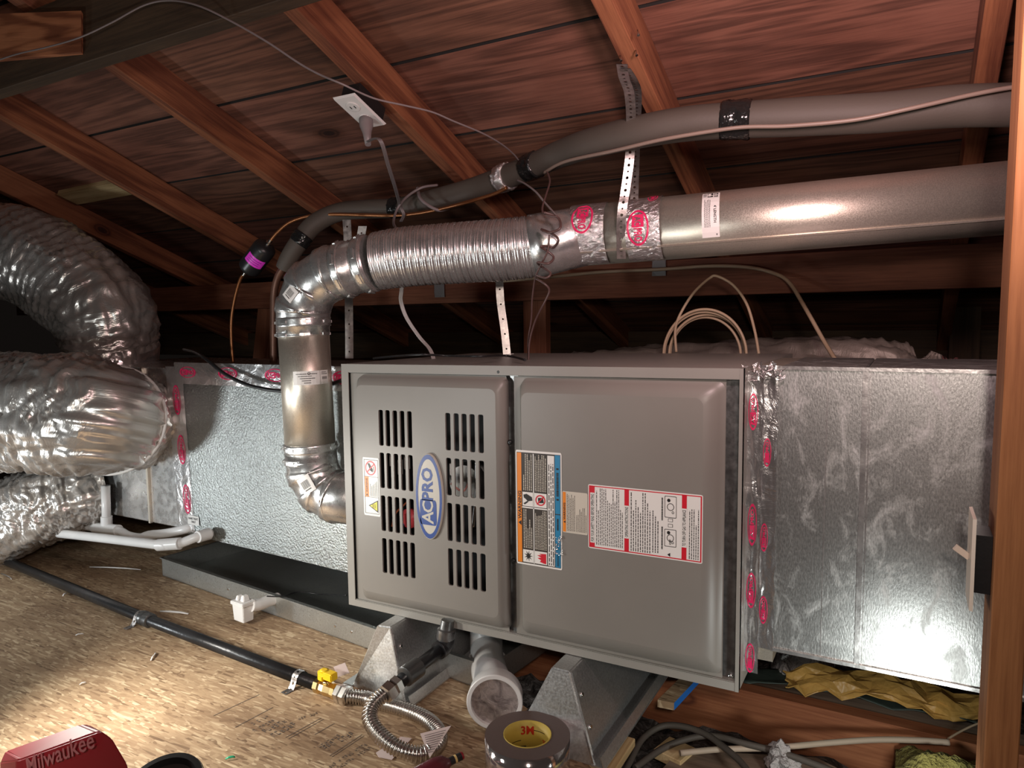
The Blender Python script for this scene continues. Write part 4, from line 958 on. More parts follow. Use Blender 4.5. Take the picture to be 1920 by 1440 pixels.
cable('black_cable', [PY(345, 655, 1.45), PY(365, 660, 1.40), PY(385, 672, 1.35), PY(420, 700, 1.335), PY(460, 720, 1.33), PY(500, 730, 1.33), PY(540, 733, 1.335), PY(600, 726, 1.335), PY(642, 713, 1.33)], .0052, BLACK, label='black cable drooping over the front of the embossed coil box', cat='cable')
fz = FZ1+.006
cable('black_wire', [PZ(700, 672, fz), PZ(740, 668, fz+.006), PZ(790, 665, fz+.012), PZ(840, 667, fz+.008), PZ(900, 668, fz+.01), PZ(950, 667, fz+.006), PZ(985, 675, fz+.002)], .0025, BLACK, label='thin black wire lying along the furnace top edge', cat='wire')
a = PZ(925, 668, FZ1+.004); bm = NB(); obox(bm, a, a+Vector((.05, 0, .006)), .02, .0012); M('paper_tag', bm, WHITEP, label='small white tag on the furnace top below the hanger strap', cat='tag')
# coax
cx_ = T('coax_cable', 'cream cable coiled in a hoop on top of the furnace', 'cable', loc=PY(1325, 670, 1.85))
for k in range(4):
    dx_, dr = random.uniform(-4, 4), k*5
    pts = [PY(1325+dx_+(78-dr*.8+3*math.sin(k))*math.cos(t), 668-(88-dr)*math.sin(t), 1.84+.012*k) for t in [PI*j/14 for j in range(15)]]
    cable('cable_turn', pts, .0036, CREAM, cx_)
cable('cable_tail', [PY(1268, 660, 1.84), PY(1266, 620, 1.84), PY(1275, 590, 1.84), PY(1300, 550, 1.86), PY(1330, 522, 1.9), PY(1345, 518, 1.9), PY(1375, 535, 1.9), PY(1400, 570, 1.88), PY(1415, 620, 1.86), PY(1423, 665, 1.84)], .0036, CREAM, cx_)
cable('cream_cable', [PY(930, 528, 2.0), PY(1000, 522, 2.0), PY(1035, 519, 2.1), PY(1130, 510, 2.19), PY(1240, 505, 2.205), PY(1330, 499, 2.205), PY(1400, 501, 2.205), PY(1450, 512, 2.2), PY(1480, 530, 2.15), PY(1510, 578, 2.05), PY(1545, 640, 2.0), PY(1566, 674, 1.95)], .0055, CREAM, label='cream cable taped along the purlin and dropping behind the right duct', cat='cable')
# ================================================================== switch on the stud
sw = T('light_switch', 'white switch plate seen edge on, fixed to the right stud by a black box', 'switch', loc=(.09, 1.09, -.37))
x1_ = .0785; zt_, zb_ = -.253, -.372
bm = NB(); hexa(bm, [Vector(q_) for q_ in ((x1_, 1.048, zb_), (x1_+.004, 1.045, zb_), (x1_+.004, 1.117, zb_), (x1_, 1.114, zb_), (x1_, 1.048, zt_), (x1_+.004, 1.045, zt_), (x1_+.004, 1.117, zt_), (x1_, 1.114, zt_))]); M('cover_plate', bm, IVORY, sw)
bm = NB(); box(bm, x1_+.004, .103, 1.055, 1.108, zb_+.022, zt_-.022); M('junction_box', bm, BLACK, sw)
bm = NB(); obox(bm, (x1_, 1.081, -.312), (x1_-.016, 1.078, -.300), .006, .008); M('toggle', bm, IVORY, sw)
# ================================================================== PVC drain
dg = T('drain_pipe', 'long white drain pipe leaving the coil box toward the left', 'pipe', loc=PY(300, 1022, 1.25))
P_, _ = spline([PY(395, 1000, 1.35), PY(372, 1006, 1.31), PY(340, 1018, 1.28), PY(318, 1022, 1.265), PY(293, 1021, 1.255), PY(200, 1010, 1.25), PY(90, 998, 1.25), PY(20, 992, 1.25)], 8)
bm = NB(); tube(bm, P_, .0134, 20); M('pipe_run', bm, PVC, dg)
for (a, b) in ((PY(392, 1001, 1.345), PY(370, 1007, 1.305)), (PY(338, 1019, 1.276), PY(296, 1022, 1.256)), (PY(92, 998, 1.25), PY(62, 995, 1.25))):
    bm = NB(); lathe(bm, a, b-a, [(0, .0165), (.001, .0172), ((b-a).length-.001, .0172), ((b-a).length, .0165)], 22); M('coupling', bm, PVC, dg, smooth='auto')
dg = T('drain_pipe', 'white drain pipe with upright open vent stub behind the front one', 'pipe', loc=PY(200, 990, 1.33))
P_, _ = spline([PY(360, 988, 1.37), PY(345, 993, 1.355), PY(310, 1000, 1.345), PY(280, 1003, 1.34), PY(262, 1008, 1.335), PY(240, 1004, 1.33), PY(222, 995, 1.33), PY(190, 991, 1.33), PY(110, 978, 1.33), PY(60, 970, 1.33)], 8)
bm = NB(); tube(bm, P_, .0134, 20); M('pipe_run', bm, PVC, dg)
bm = NB(); a, b = PY(200, 990, 1.33), PY(198, 911, 1.33); tube(bm, [a, b, b, b-(b-a)*.05], [.0134, .0134, .0115, .0112], 20); M('vent_stub', bm, PVC, dg)
bm = NB(); lathe(bm, PY(200, 984, 1.33), b-a, [(0, .0172), (.028, .0172), (.029, .016)], 22); lathe(bm, PY(178, 989, 1.33), PY(222, 994, 1.33)-PY(178, 989, 1.33), [(0, .0172), ((PY(222, 994, 1.33)-PY(178, 989, 1.33)).length, .0172)], 22); M('tee', bm, PVC, dg, smooth='auto')
# ================================================================== drain pan
dp = T('drain_pan', 'long shallow galvanised drain pan on the floor under the coil box', 'pan', loc=(-1.5, 1.6, -.779))
fa, fb = Vector((-2.025, 1.367, 0)), Vector((-1.060, 1.268, 0)); e = (fb-fa).normalized(); nb = Vector((-e.y, e.x, 0)); bk = .48
def pan(u, v, z): return Vector((fa.x, fa.y, 0))+e*u+nb*v+Vector((0, 0, z))
Lp = 1.28; zt_, zb_ = -.722, -.7785
bm = NB()
hexa(bm, [pan(0, 0, zb_), pan(Lp, 0, zb_), pan(Lp, bk, zb_), pan(0, bk, zb_), pan(0, 0, zb_+.002), pan(Lp, 0, zb_+.002), pan(Lp, bk, zb_+.002), pan(0, bk, zb_+.002)])
for (u0, u1, v0, v1) in ((0, Lp, 0, .0015), (0, Lp, bk-.0015, bk), (0, .0015, 0, bk), (Lp-.0015, Lp, 0, bk)):
    hexa(bm, [pan(u, v, z) for z in (zb_, zt_) for u, v in ((u0, v0), (u1, v0), (u1, v1), (u0, v1))])
hexa(bm, [pan(u, v, z) for z in (zt_-.001, zt_+.002) for u, v in ((-.003, -.005), (Lp, -.005), (Lp, .006), (-.003, .006))])
hexa(bm, [pan(u, v, z) for z in (zt_-.001, zt_+.002) for u, v in ((-.004, 0), (.007, 0), (.007, bk), (-.004, bk))])
M('pan_tray', bm, GALVD, dp)
for u in (.35, .55, .80, .86):
    bm = NB(); lathe(bm, pan(u, 0, -.75), -nb, [(0, .004), (.0015, .003)], 8); M('rivet', bm, CHROME, dp)
fs = T('float_switch', 'white overflow float switch clipped to the rim of the drain pan', 'switch', loc=PZ(455, 1165, -.765))
a = PZ(457, 1160, -.765); 
bm = NB()
def fbx(c, ex, ey, z0, z1, tp=1.0, th_=0):
    ca, sa = math.cos(th_), math.sin(th_); q_ = []
    for z, s_ in ((z0, 1), (z1, tp)):
        for u, v in ((-ex, -ey), (ex, -ey), (ex, ey), (-ex, ey)): q_.append(Vector((c.x+(u*ca-v*sa)*s_, c.y+(u*sa+v*ca)*s_, z)))
    return q_
hexa(bm, fbx(a, .021, .015, -.768, -.725, 1.12, -.1)); hexa(bm, fbx(a, .027, .02, -.725, -.715, 1.0, -.1)); hexa(bm, fbx(a+Vector((.008, 0, 0)), .008, .010, -.715, -.700, .7, -.1)); hexa(bm, fbx(a+Vector((-.012, 0, 0)), .006, .010, -.715, -.703, .7, -.1))
bmesh.ops.recalc_face_normals(bm, faces=bm.faces); bmesh.ops.bevel(bm, geom=list(bm.edges), offset=.0015, segments=2, affect='EDGES'); M('switch_body', bm, PLAST, fs)
P_, _ = spline([a+Vector((.018, .01, .035)), PZ(488, 1133, -.735), PZ(505, 1126, -.735), PZ(522, 1122, -.738)], 6)
bm = NB(); tube(bm, P_, [.016]*6+[.0155]*(len(P_)-6), 18); M('elbow', bm, PLAST, fs)
cable('black_wire', [PZ(500, 1118, -.71), PZ(530, 1118, -.715), PZ(560, 1110, -.72), PZ(600, 1114, -.725), PZ(650, 1116, -.70)], .0018, BLACK, label='thin black wire from the float switch across the drain pan', cat='wire')
# ================================================================== gas line
gp = T('gas_pipe', 'black iron gas pipe lying across the chipboard floor', 'pipe', loc=PZ(300, 1170, -.778))
zc_ = -.7635
g0, g1, g2 = PZ(-60, 1022, zc_), PZ(275, 1161, zc_), PZ(597, 1284, zc_)
bm = NB(); tube(bm, [g0, g1, g2], .0140, 20, rf=lambda s, a, r, i: r); M('pipe_run', bm, BLKPIPE, gp)
bm = NB(); axg = (g2-g0).normalized(); lathe(bm, g1-axg*.022, axg, [(0, .0155), (.002, .0185), (.014, .0190), (.018, .017), (.026, .019), (.042, .0185), (.044, .0155)], 28); M('coupling', bm, [plain('grey_iron', (.12, .12, .12), .35, .7, (60, .6, .002))], gp, smooth='auto', label='grey threaded coupling')
def pstrap(px, py, label):
    c = PZ(px, py, zc_); c = g1+(g2-g1)*((c-g1).dot(g2-g1)/(g2-g1).length_squared); sdv = axg.cross(Vector((0, 0, 1))).normalized()
    if sdv.y > 0: sdv = -sdv
    pth = [c+sdv*.045+Vector((0, 0, -.0155)), c+sdv*.024+Vector((0, 0, -.015))]+[c+(sdv*math.cos(t)+Vector((0, 0, 1))*math.sin(t))*.0165 for t in [PI*j/8 for j in range(9)]]+[c-sdv*.02+Vector((0, 0, -.015))]
    bm = NB(); strap_mesh(bm, pth, lambda p_: axg, .017, pitch=.012, hole=.003); M('pipe_strap', bm, STRAPM, label=label, cat='strap')
pstrap(265, 1157, 'grey pipe strap beside the coupling on the black gas pipe'); pstrap(560, 1272, 'grey pipe strap beside the brass gas valve')
gv = T('gas_valve', 'brass gas shutoff valve with yellow lever handle', 'valve', loc=PZ(612, 1292, -.775))
v0, v1 = g2, PZ(636, 1299, zc_); axv_ = (v1-v0).normalized(); Lv = (v1-v0).length
bm = NB(); lathe(bm, v0-axv_*.004, axv_, [(0, .015), (.002, .0172), (.014, .0172), (.016, .014), (Lv*.5, .0165), (Lv-.012, .0145), (Lv-.010, .0165), (Lv, .0165)], 8, smooth=False); M('valve_body', bm, BRASS, gv)
c = v0.lerp(v1, .45)
bm = NB(); lathe(bm, c, (0, 0, 1), [(.012, .010), (.018, .010)], 12); M('stem', bm, BRASS, gv)
bm = NB(); obox(bm, c+Vector((0, 0, .030))-axv_*.020, c+Vector((0, 0, .030))+axv_*.022, .020, .016); obox(bm, c+Vector((0, 0, .024))-axv_*.018, c+Vector((0, 0, .024))-axv_*.002, .024, .012)
bmesh.ops.bevel(bm, geom=list(bm.edges), offset=.002, segments=2, affect='EDGES'); lathe(bm, c+Vector((0, 0, .036))-axv_*.008, (0, 0, 1), [(0, .009), (.003, .009), (.003, .006), (.0032, .006)], 16); M('handle', bm, YELL, gv, label='yellow lever handle')
bm = NB(); a = PZ(636, 1262, -.745); obox(bm, a+Vector((-.010, 0, 0)), a+Vector((.016, .008, .012)), .0008, .024); M('tag', bm, PAPER, gv)
fx = T('flexible_gas_connector', 'corrugated stainless gas hose looping below the left furnace stand', 'hose', loc=PZ(740, 1350, -.775))
bm = NB(); lathe(bm, v1-axv_*.002, axv_, [(0, .019), (.012, .020), (.013, .016), (.016, .0195), (.028, .0195), (.030, .014)], 6, smooth=False); M('nut', bm, STEEL, fx)
hz = -.766
hs = [v1+axv_*.026, PZ(683, 1309, hz), PZ(703, 1315, hz), PZ(744, 1326, hz), PZ(779, 1338, hz), PZ(806, 1353, hz), PZ(823, 1374, hz), PZ(822, 1395, hz+.002), PZ(801, 1411, hz+.004), PZ(774, 1413, hz+.006), PZ(738, 1399, hz+.014), PZ(707, 1372, hz+.026), PZ(693, 1345, hz+.04), PZ(700, 1321, hz+.052), PZ(719, 1302, hz+.062), PZ(730, 1296, hz+.066)]
P_, _ = spline(hs, 60); Lh = seglen(P_)[-1]
P_ = subpath(P_, 0, Lh, 1150)
bm = NB(); tube(bm, P_, .0128, 20, rf=lambda s, a, r, i: r+.0023*math.sin(s*2*PI/.0062)); M('corrugated_hose', bm, STEEL, fx)
n0 = PZ(730, 1296, hz+.066); n1 = PZ(776, 1256, -.683); axn = (n1-n0).normalized()
bm = NB(); lathe(bm, n0-axn*.012, axn, [(0, .014), (.002, .019), (.018, .020), (.020, .016), (.024, .018), (.036, .018)], 6, smooth=False); M('nut', bm, STEEL, fx)
tg = [PZ(790, 1365, -.745), PZ(846, 1360, -.725), PZ(820, 1398, -.75), PZ(806, 1422, -.755)]
bm = NB(); v = [bm.verts.new(q_) for q_ in (PZ(788, 1376, -.742), PZ(846, 1361, -.735), PZ(806, 1421, -.757))]; f = bm.faces.new(v)
ex = bmesh.ops.extrude_face_region(bm, geom=[f]); [setattr(q_, 'co', q_.co+Vector((0, .0, .0006))) for q_ in ex['geom'] if isinstance(q_, bmesh.types.BMVert)]
A0, A1, A2 = PZ(788, 1376, -.7405), PZ(846, 1361, -.7335), PZ(806, 1421, -.7555)
for k in range(9):
    t = .12+.085*k; s_, e_ = A0.lerp(A2, t), A1.lerp(A2, t); s2, e2 = s_.lerp(e_, .12), s_.lerp(e_, .9); dd = (A2-A0).normalized()*.0011; w4 = [bm.verts.new(q_+Vector((0, -.0008, .0012))) for q_ in (s2, e2, e2+dd, s2+dd)]; bm.faces.new(w4).material_index = 1
M('tag', bm, [PAPER, BLK], fx, label='pointed printed paper tag')
bm = NB(); v = [bm.verts.new(PZ(x, y, -.7785)) for x, y in ((752, 1382), (772, 1385), (735, 1425), (710, 1420), (705, 1412))]; bm.faces.new(v); ex = bmesh.ops.extrude_face_region(bm, geom=list(bm.faces)); [setattr(q_, 'co', q_.co+Vector((0, 0, .001))) for q_ in ex['geom'] if isinstance(q_, bmesh.types.BMVert)]
M('paper_tag', bm, PAPER, label='crumpled paper tag flat on the floor under the gas hose', cat='tag')
gr = T('gas_riser', 'black iron riser pipe angling up into the furnace underside', 'pipe', loc=PZ(830, 1210, -.68))
r1 = PZ(833, 1212, -.672); r2 = PZ(836, 1176, -.640)
r2 = Vector((r1.x+.004, r1.y+.006, -.628))
bm = NB(); lathe(bm, n1-(r1-n1).normalized()*.028, r1-n1, [(0, .0165), (.002, .020), (.040, .0205), (.042, .0165)], 20); M('coupling', bm, [plain('iron_fitting', (.09, .09, .09), .3, .6, (60, .5, .002))], gr, smooth='auto')
bm = NB(); P_, _ = spline([n0+axn*.02, n1, n1.lerp(r1, .5), r1], 6); tube(bm, [n0+axn*.02, n1, r1], .0135, 20); M('pipe_run', bm, BLKPIPE, gr)
bm = NB(); P_, _ = spline([n1.lerp(r1, .80), n1.lerp(r1, .95), r1+Vector((.002, .002, .008)), r1.lerp(r2, .55)], 6); tube(bm, P_, .0185, 20); M('elbow', bm, BLKPIPE, gr)
bm = NB(); lathe(bm, r1.lerp(r2, .35), r2-r1, [(0, .0185), (.004, .0195), (.020, .0195), (.022, .015), (.04, .0135)], 20); M('nipple', bm, [galv('iron_galv', (.3, .3, .3), .3)], gr, smooth='auto')
# ================================================================== stands
def stand(name, fl_, fr_, tl, tr, yb, label, holes=()):
    t_ = T(name, label, 'stand', 'furnace stands', ((fl_.x+fr_.x)/2, fl_.y+.2, -.78))
    bm = NB(); D = Vector((0, yb, 0)); a, b, c, d = fl_, fr_, tr, tl
    v = [bm.verts.new(q_) for q_ in (a, b, c, d, a+D, b+D, Vector((c.x, (b+D).y-.03, c.z)), Vector((d.x, (a+D).y-.03, d.z)))]
    for f in ((0, 1, 2, 3), (1, 5, 6, 2), (5, 4, 7, 6), (4, 0, 3, 7), (3, 2, 6, 7)): bm.faces.new([v[i] for i in f])
    bmesh.ops.recalc_face_normals(bm, faces=bm.faces); bmesh.ops.bevel(bm, geom=list(bm.edges), offset=.0025, segments=2, affect='EDGES'); M('stand_body', bm, GALVS, t_)
    bm = NB()
    hexa(bm, [b+Vector(q_) for q_ in ((-.004, -.004, .001), (.022, -.004, .001), (.022, yb, .001), (-.004, yb, .001), (-.004, -.004, .004), (.022, -.004, .004), (.022, yb, .004), (-.004, yb, .004))])
    hexa(bm, [a+Vector(q_) for q_ in ((-.022, -.004, .001), (.004, -.004, .001), (.004, yb, .001), (-.022, yb, .001), (-.022, -.004, .004), (.004, -.004, .004), (.004, yb, .004), (-.022, yb, .004))])
    M('base_flange', bm, GALVS, t_)
    bm = NB(); hexa(bm, [b+Vector(q_) for q_ in ((.020, -.004, .001), (.022, -.004, .001), (.022, yb, .001), (.020, yb, .001), (.012, -.004, .022), (.014, -.004, .022), (.014, yb, .022), (.012, yb, .022))]); M('flange_lip', bm, GALVS, t_)
    bm = NB(); obox(bm, b.lerp(c, .01)+Vector((.001, -.001, 0)), b.lerp(c, .99)+Vector((.001, -.001, 0)), .004, .006); M('corner_seam', bm, GALVF, t_)
    for s_ in (.35, .7):
        k = b.lerp(c, s_)+Vector((.0, .02, 0)); nn = (c-b).cross(D).normalized(); nn = nn if nn.x > 0 else -nn
        bm = NB(); lathe(bm, k, nn, [(0, .005), (.002, .0045), (.0035, .003)], 10); M('screw', bm, CHROME, t_)
zf = -.7795
stand('furnace_stand', PZ(660, 1286, zf), PZ(759, 1321, zf), PZ(707, 1172, -.637), PZ(732, 1176, -.637), .62, 'tapered galvanised stand under the left half of the furnace')
b_ = PZ(1114, 1437, zf); a_ = Vector((b_.x-.165, b_.y, zf)); tl_, tr_ = PZ(1034, 1251, -.634), PZ(1070, 1258, -.634)
stand('furnace_stand', a_, b_, tl_, Vector((tr_.x, tl_.y, tr_.z)), .50, 'tapered galvanised stand behind the tape roll')
p = P2(.024, .03, lambda u, v, h: Vector((b_.x-.045+u, b_.y-.002-h+v*.0, -.755+v)), .0004)
stn2 = None
# plank under right stand
beam('wood_plank', (b_.x-.03, .98, -.7885), (b_.x-.03, PZ(1185, 1382, -.78).y, -.7885), .13, .016, PALEW, label='pale plywood strip under the stand behind the tape roll', cat='board')
# blue-edged board
bb = [PZ(1233, 1312, -.782), PZ(1264, 1318, -.782), PZ(1290, 1281, -.782)+Vector((.02, .09, 0)), PZ(1262, 1276, -.782)+Vector((.02, .09, 0))]
bm = NB(); hexa(bm, [q_-Vector((0, 0, .016)) for q_ in bb]+bb); bmesh.ops.recalc_face_normals(bm, faces=bm.faces)
bm2 = None
for f in bm.faces:
    if f.normal.x > .4: f.material_index = 1
M('chipboard_offcut', bm, [OSB, BLUET], label='chipboard offcut with bright blue edge beside the right stand', cat='board')
# ================================================================== PVC intake elbow
ie = T('intake_elbow', 'white plastic intake elbow with wire screen under the furnace', 'pipe', loc=PY(928, 1320, 1.22))
e0 = PY(912, 1180, 1.40); e1 = PY(913, 1232, 1.38); oc = PY(927, 1318, 1.11); 
e0.z = -.632
odir = (Vector((-.10, -.62, -.05))*0+(-oc).normalized()*.75+Vector((-.05, -.15, -.55))*.6).normalized()
P_, _ = spline([e0, PY(912, 1205, 1.37), PY(913, 1232, 1.32), PY(918, 1262, 1.24), oc-odir*.04], 8)
bm = NB(); tube(bm, P_, [.038]*len(P_), 36); M('elbow_pipe', bm, PVC, ie)
bm = NB(); lathe(bm, oc-odir*.062, odir, [(0, .038), (.006, .043), (.026, .052), (.060, .0535), (.062, .052), (.062, .0455), (.040, .0450)], 44); M('bell_end', bm, PVC, ie, smooth='auto')
bm = NB(); lathe(bm, oc-odir*.010, odir, [(0, .0455), (.0012, .0455)], 36); M('wire_screen', bm, SCREEN, ie, label='grey wire mesh screen')
bm = NB(); lathe(bm, PY(913, 1228, 1.33), P_[12]-P_[6], [(0, .0395), (.004, .0425), (.024, .0425), (.028, .0395)], 36); M('coupling', bm, PVC, ie, smooth='auto')
# ================================================================== tape roll
tc = PZ(989, 1376, -.716); tc.z = -.779
tr = T('tape_roll', 'roll of foil tape standing on the floor in front of the furnace', 'tape roll', loc=tc)
ht = .063; ro, ri = .0745, .0405
bm = NB(); n = 64
def ring(r, z): return [bm.verts.new((tc.x+r*math.cos(2*PI*k/n), tc.y+r*math.sin(2*PI*k/n), tc.z+z)) for k in range(n)]
R0, R1, R2, R3 = ring(ro, .0), ring(ro, ht), ring(ri+.002, ht), ring(ri+.002, 0)
for A, B, mi_ in ((R0, R1, 0), (R1, R2, 1), (R2, R3, 1), (R3, R0, 1)):
    for k in range(n): f = bm.faces.new((A[k], A[(k+1) % n], B[(k+1) % n], B[k])); f.material_index = mi_; f.smooth = mi_ == 0
bmesh.ops.recalc_face_normals(bm, faces=bm.faces)
M('wound_tape', bm, [foil('tape_face', (.8, .72, .72), .08, (4, 4, 60), .25, .002), TAPEB], tr)
bm = NB(); R2, R3, R4, R5 = ring(ri+.0015, -.0), ring(ri+.0015, ht+.001), ring(ri, ht+.001), ring(ri, 0)
for A, B in ((R2, R3), (R3, R4), (R4, R5), (R5, R2)):
    for k in range(n): bm.faces.new((A[k], A[(k+1) % n], B[(k+1) % n], B[k])).smooth = True
bmesh.ops.recalc_face_normals(bm, faces=bm.faces); core = M('core', bm, CORE, tr, label='yellow cardboard core')
aw = math.atan2(tc.y, tc.x)
def fcore(u, v, h): an = aw+(.05-u)/ri; return Vector((tc.x+(ri-.0004-h)*math.cos(an), tc.y+(ri-.0004-h)*math.sin(an), tc.z+v))
p = P2(.1, ht, fcore, .0002); p.text('3M', .38, .14, .62, .40, [plain('core_red', (.5, .03, .01), .5)][0], 0, 1, .03); p.text('3M', .8, .45, .9, .66, plain('core_red', (.5, .03, .01), .5), 0, 1, .03)
p.rect(.12, .55, .38, .57, BLK, 1, 6); p.rect(.62, .25, .85, .27, BLK, 1, 6); p.lines(.3, .72, .5, .8, 1, BLK, 1, vert=False, fill=.8)
M('print', p, None, core)
# ================================================================== tools at the lower left
ml = T('work_light_battery', 'red battery work light in the lower left foreground', 'work light', loc=PY(120, 1440, .55))
YT = .52
def TL(px, py, Y): return PY(px, py, Y)
out = [(8, 1440+20), (8, 1420), (20, 1408), (145, 1359), (165, 1358), (208, 1385), (238, 1432), (245, 1462)]
inn = [(30, 1470), (30, 1425), (38, 1424), (182, 1372), (190, 1371), (210, 1385), (238, 1432), (245, 1462)]
bm = NB(); top_f = [TL(x, y, YT) for x, y in inn]; top_b = [TL(x, y, YT+.035) for x, y in ((2, 1465), (0, 1430), (10, 1408), (148, 1358), (166, 1358), (192, 1380), (222, 1430), (228, 1465))]
vf = [bm.verts.new(q_) for q_ in top_f]; vb = [bm.verts.new(q_) for q_ in top_b]
low = Vector((0, 0, -.12))
bm.faces.new(vf); bm.faces.new(vb[::-1])
for k in range(len(vf)): bm.faces.new((vf[k], vf[(k+1) % len(vf)], vb[(k+1) % len(vb)], vb[k]))
bmesh.ops.recalc_face_normals(bm, faces=bm.faces); bmesh.ops.bevel(bm, geom=list(bm.edges), offset=.002, segments=2, affect='EDGES'); hs_ = M('housing', bm, REDP, ml)
# script lettering on the face
LT = T  # alias kept short
o_, x1v, y1v = TL(52, 1452, YT-.0012), TL(178, 1402, YT-.002), TL(42, 1420, YT-.002)
uv_, vv_ = (x1v-o_), (y1v-o_); nn_ = uv_.cross(vv_).normalized(); nn_ = nn_ if nn_.y < 0 else -nn_
vs_, fs_ = text2d('Milwaukee', .01); xs2 = [q_[0] for q_ in vs_]; ys2 = [q_[1] for q_ in vs_]
bm = NB(); V = [bm.verts.new(o_+uv_*((q_[0]-min(xs2))/(max(xs2)-min(xs2)))+vv_*((q_[1]-min(ys2))/(max(ys2)-min(ys2))*.9)+uv_*.06*(q_[1])) for q_ in vs_]
for f in fs_: bm.faces.new([V[k] for k in f])
M('lettering', bm, [plain('faded_pink_print', (.42, .12, .12), .5)], hs_)
bm = NB(); hexa(bm, [TL(x, y, Y) for (y_, Y) in ((0, YT-.001), (0, YT+.034)) for x, y in ((-2, 1490), (248, 1490), (240, 1448), (4, 1448))]); bmesh.ops.recalc_face_normals(bm, faces=bm.faces)
c_ = TL(125, 1470, YT+.02); box(bm, c_.x-.05, c_.x+.05, c_.y-.02, c_.y+.03, -.7795, c_.z); M('stand_leg', bm, BLACK, ml)
lampc = T('lamp_ring', 'black round lamp rim beside the red work light', 'lamp', loc=PY(300, 1470, .60))
rc = PY(300, 1478, .60); rdv = Vector((.1, -.35, 1)).normalized()
bm = NB(); lathe(bm, rc-rdv*.06, rdv, [(0, .045), (.03, .058), (.055, .060), (.060, .058), (.060, .050), (.05, .046)], 48); M('rim', bm, BLACK, lampc, smooth='auto')
bm = NB(); lathe(bm, rc-rdv*.012, rdv, [(0, .046), (.003, .046)], 40); M('lens', bm, [plain('dark_lens', (.05, .045, .045), .2)], lampc)
bm = NB(); lathe(bm, Vector((rc.x, rc.y, -.7795)), (0, 0, 1), [(0, .05), (.02, .05), (.03, .02), (rc.z+.7795-.05, .02)], 24); M('foot', bm, BLACK, lampc, smooth='auto')
sd_ = T('screwdriver', 'red and black screwdriver handle at the bottom beside the hose tag', 'screwdriver', loc=PZ(820, 1435, -.765))
a, b = PZ(775, 1462, -.762), PZ(868, 1416, -.750); ax = (b-a).normalized(); Lx = (b-a).length
bm = NB(); lathe(bm, a, ax, [(0, .010), (.006, .017), (Lx*.45, .018), (Lx*.62, .015), (Lx*.70, .008), (Lx*.72, .0075)], 18, 0); lathe(bm, a, ax, [(Lx*.71, .0068), (Lx*.82, .0068)], 14, 1); lathe(bm, a, ax, [(Lx*.82, .007), (Lx*.86, .007)], 14, 2); lathe(bm, a, ax, [(Lx*.86, .0068), (Lx*.96, .0068)], 14, 1); lathe(bm, a, ax, [(Lx*.96, .0072), (Lx, .006)], 14, 3)
M('handle', bm, [plain('maroon_grip', (.10, .01, .018), .4, 0, (60, .5, .002), var=.5), BLACK, [plain('yellow_band', (.7, .5, .2), .4)][0], REDP], sd_, smooth='auto')
# ================================================================== lower right: paper, felt, batt, boards, cables
def sheet(name, pts_rows, mat, label, cat, amp=.006, sub=5, seed=0, th_=.002, kind=None, flat=False):
    """rows of points -> wrinkled sheet with thickness"""
    bm = NB(); G = [spline(r_, sub)[0] for r_ in pts_rows]; cols = list(zip(*G)); full = [spline(list(c), sub)[0] for c in cols]
    V = [[bm.verts.new(q_+Vector((0, noise.noise(q_*30+Vector((seed, 0, 0)))*amp, noise.noise(q_*22+Vector((0, seed, 0)))*amp*1.4))+Vector((0, 1, 1))*noise.noise(q_*75+Vector((seed, seed, 0)))*amp*.6) for q_ in c] for c in full]
    for i in range(len(V)-1):
        for j in range(len(V[0])-1): bm.faces.new((V[i][j], V[i+1][j], V[i+1][j+1], V[i][j+1])).smooth = True
    if flat:
        for f in bm.faces: f.smooth = False
        rd_ = random.Random(seed)
        for v_ in bm.verts: v_.co += Vector((rd_.uniform(-.006, .006), rd_.uniform(-.004, .004), rd_.uniform(-.004, .005)))
        bmesh.ops.triangulate(bm, faces=bm.faces)
    bmesh.ops.recalc_face_normals(bm, faces=bm.faces)
    o = M(name, bm, mat, label=label, cat=cat, kind=kind); md = o.modifiers.new('s', 'SOLIDIFY'); md.thickness = th_; return o
zk = -.79
sheet('kraft_paper', [[PZ(1470, 1262, -.765), PZ(1560, 1250, -.75), PZ(1660, 1262, -.75), PZ(1760, 1290, -.76), PZ(1855, 1312, -.77)],
                      [PZ(1472, 1280, -.775), PZ(1560, 1282, -.765), PZ(1660, 1292, -.765), PZ(1760, 1318, -.77), PZ(1855, 1335, -.785)],
                      [PZ(1480, 1302, -.785), PZ(1550, 1305, -.79), PZ(1650, 1308, -.775), PZ(1750, 1345, -.79), PZ(1855, 1352, -.80)]], KRAFT, 'crumpled amber kraft paper under the right duct', 'paper', .016, 4, 2, flat=True)
sheet('roofing_felt', [[PZ(1395, 1250, -.80), PZ(1500, 1262, -.80), PZ(1620, 1285, -.80), PZ(1860, 1330, -.81)], [PZ(1395, 1278, -.796), PZ(1500, 1288, -.796), PZ(1640, 1318, -.796), PZ(1860, 1366, -.797)]], TARP, 'dark green sheet lying between the joist and the kraft paper', 'sheet', .006, 6, 4)
a, b = PZ(1690, 1395, -.87), PZ(1860, 1440, -.87)
ground('fibreglass_batt', a.x-.01, .45, 1.06, 1.50, -.795, .05, 44, 30, YBATT, 9, .05, label='yellow fibreglass batt at the bottom right beside the stud', cat='insulation')
a = PZ(1430, 1240, -.80)
ground('insulation_heap', PZ(1415, 1250, -.76).x, PZ(1550, 1250, -.76).x, 1.625, 2.0, -.765, .07, 44, 40, FLUFF, 11, .10, label='pale fluffy insulation heap beneath the duct taped joint', cat='insulation', kind='stuff')
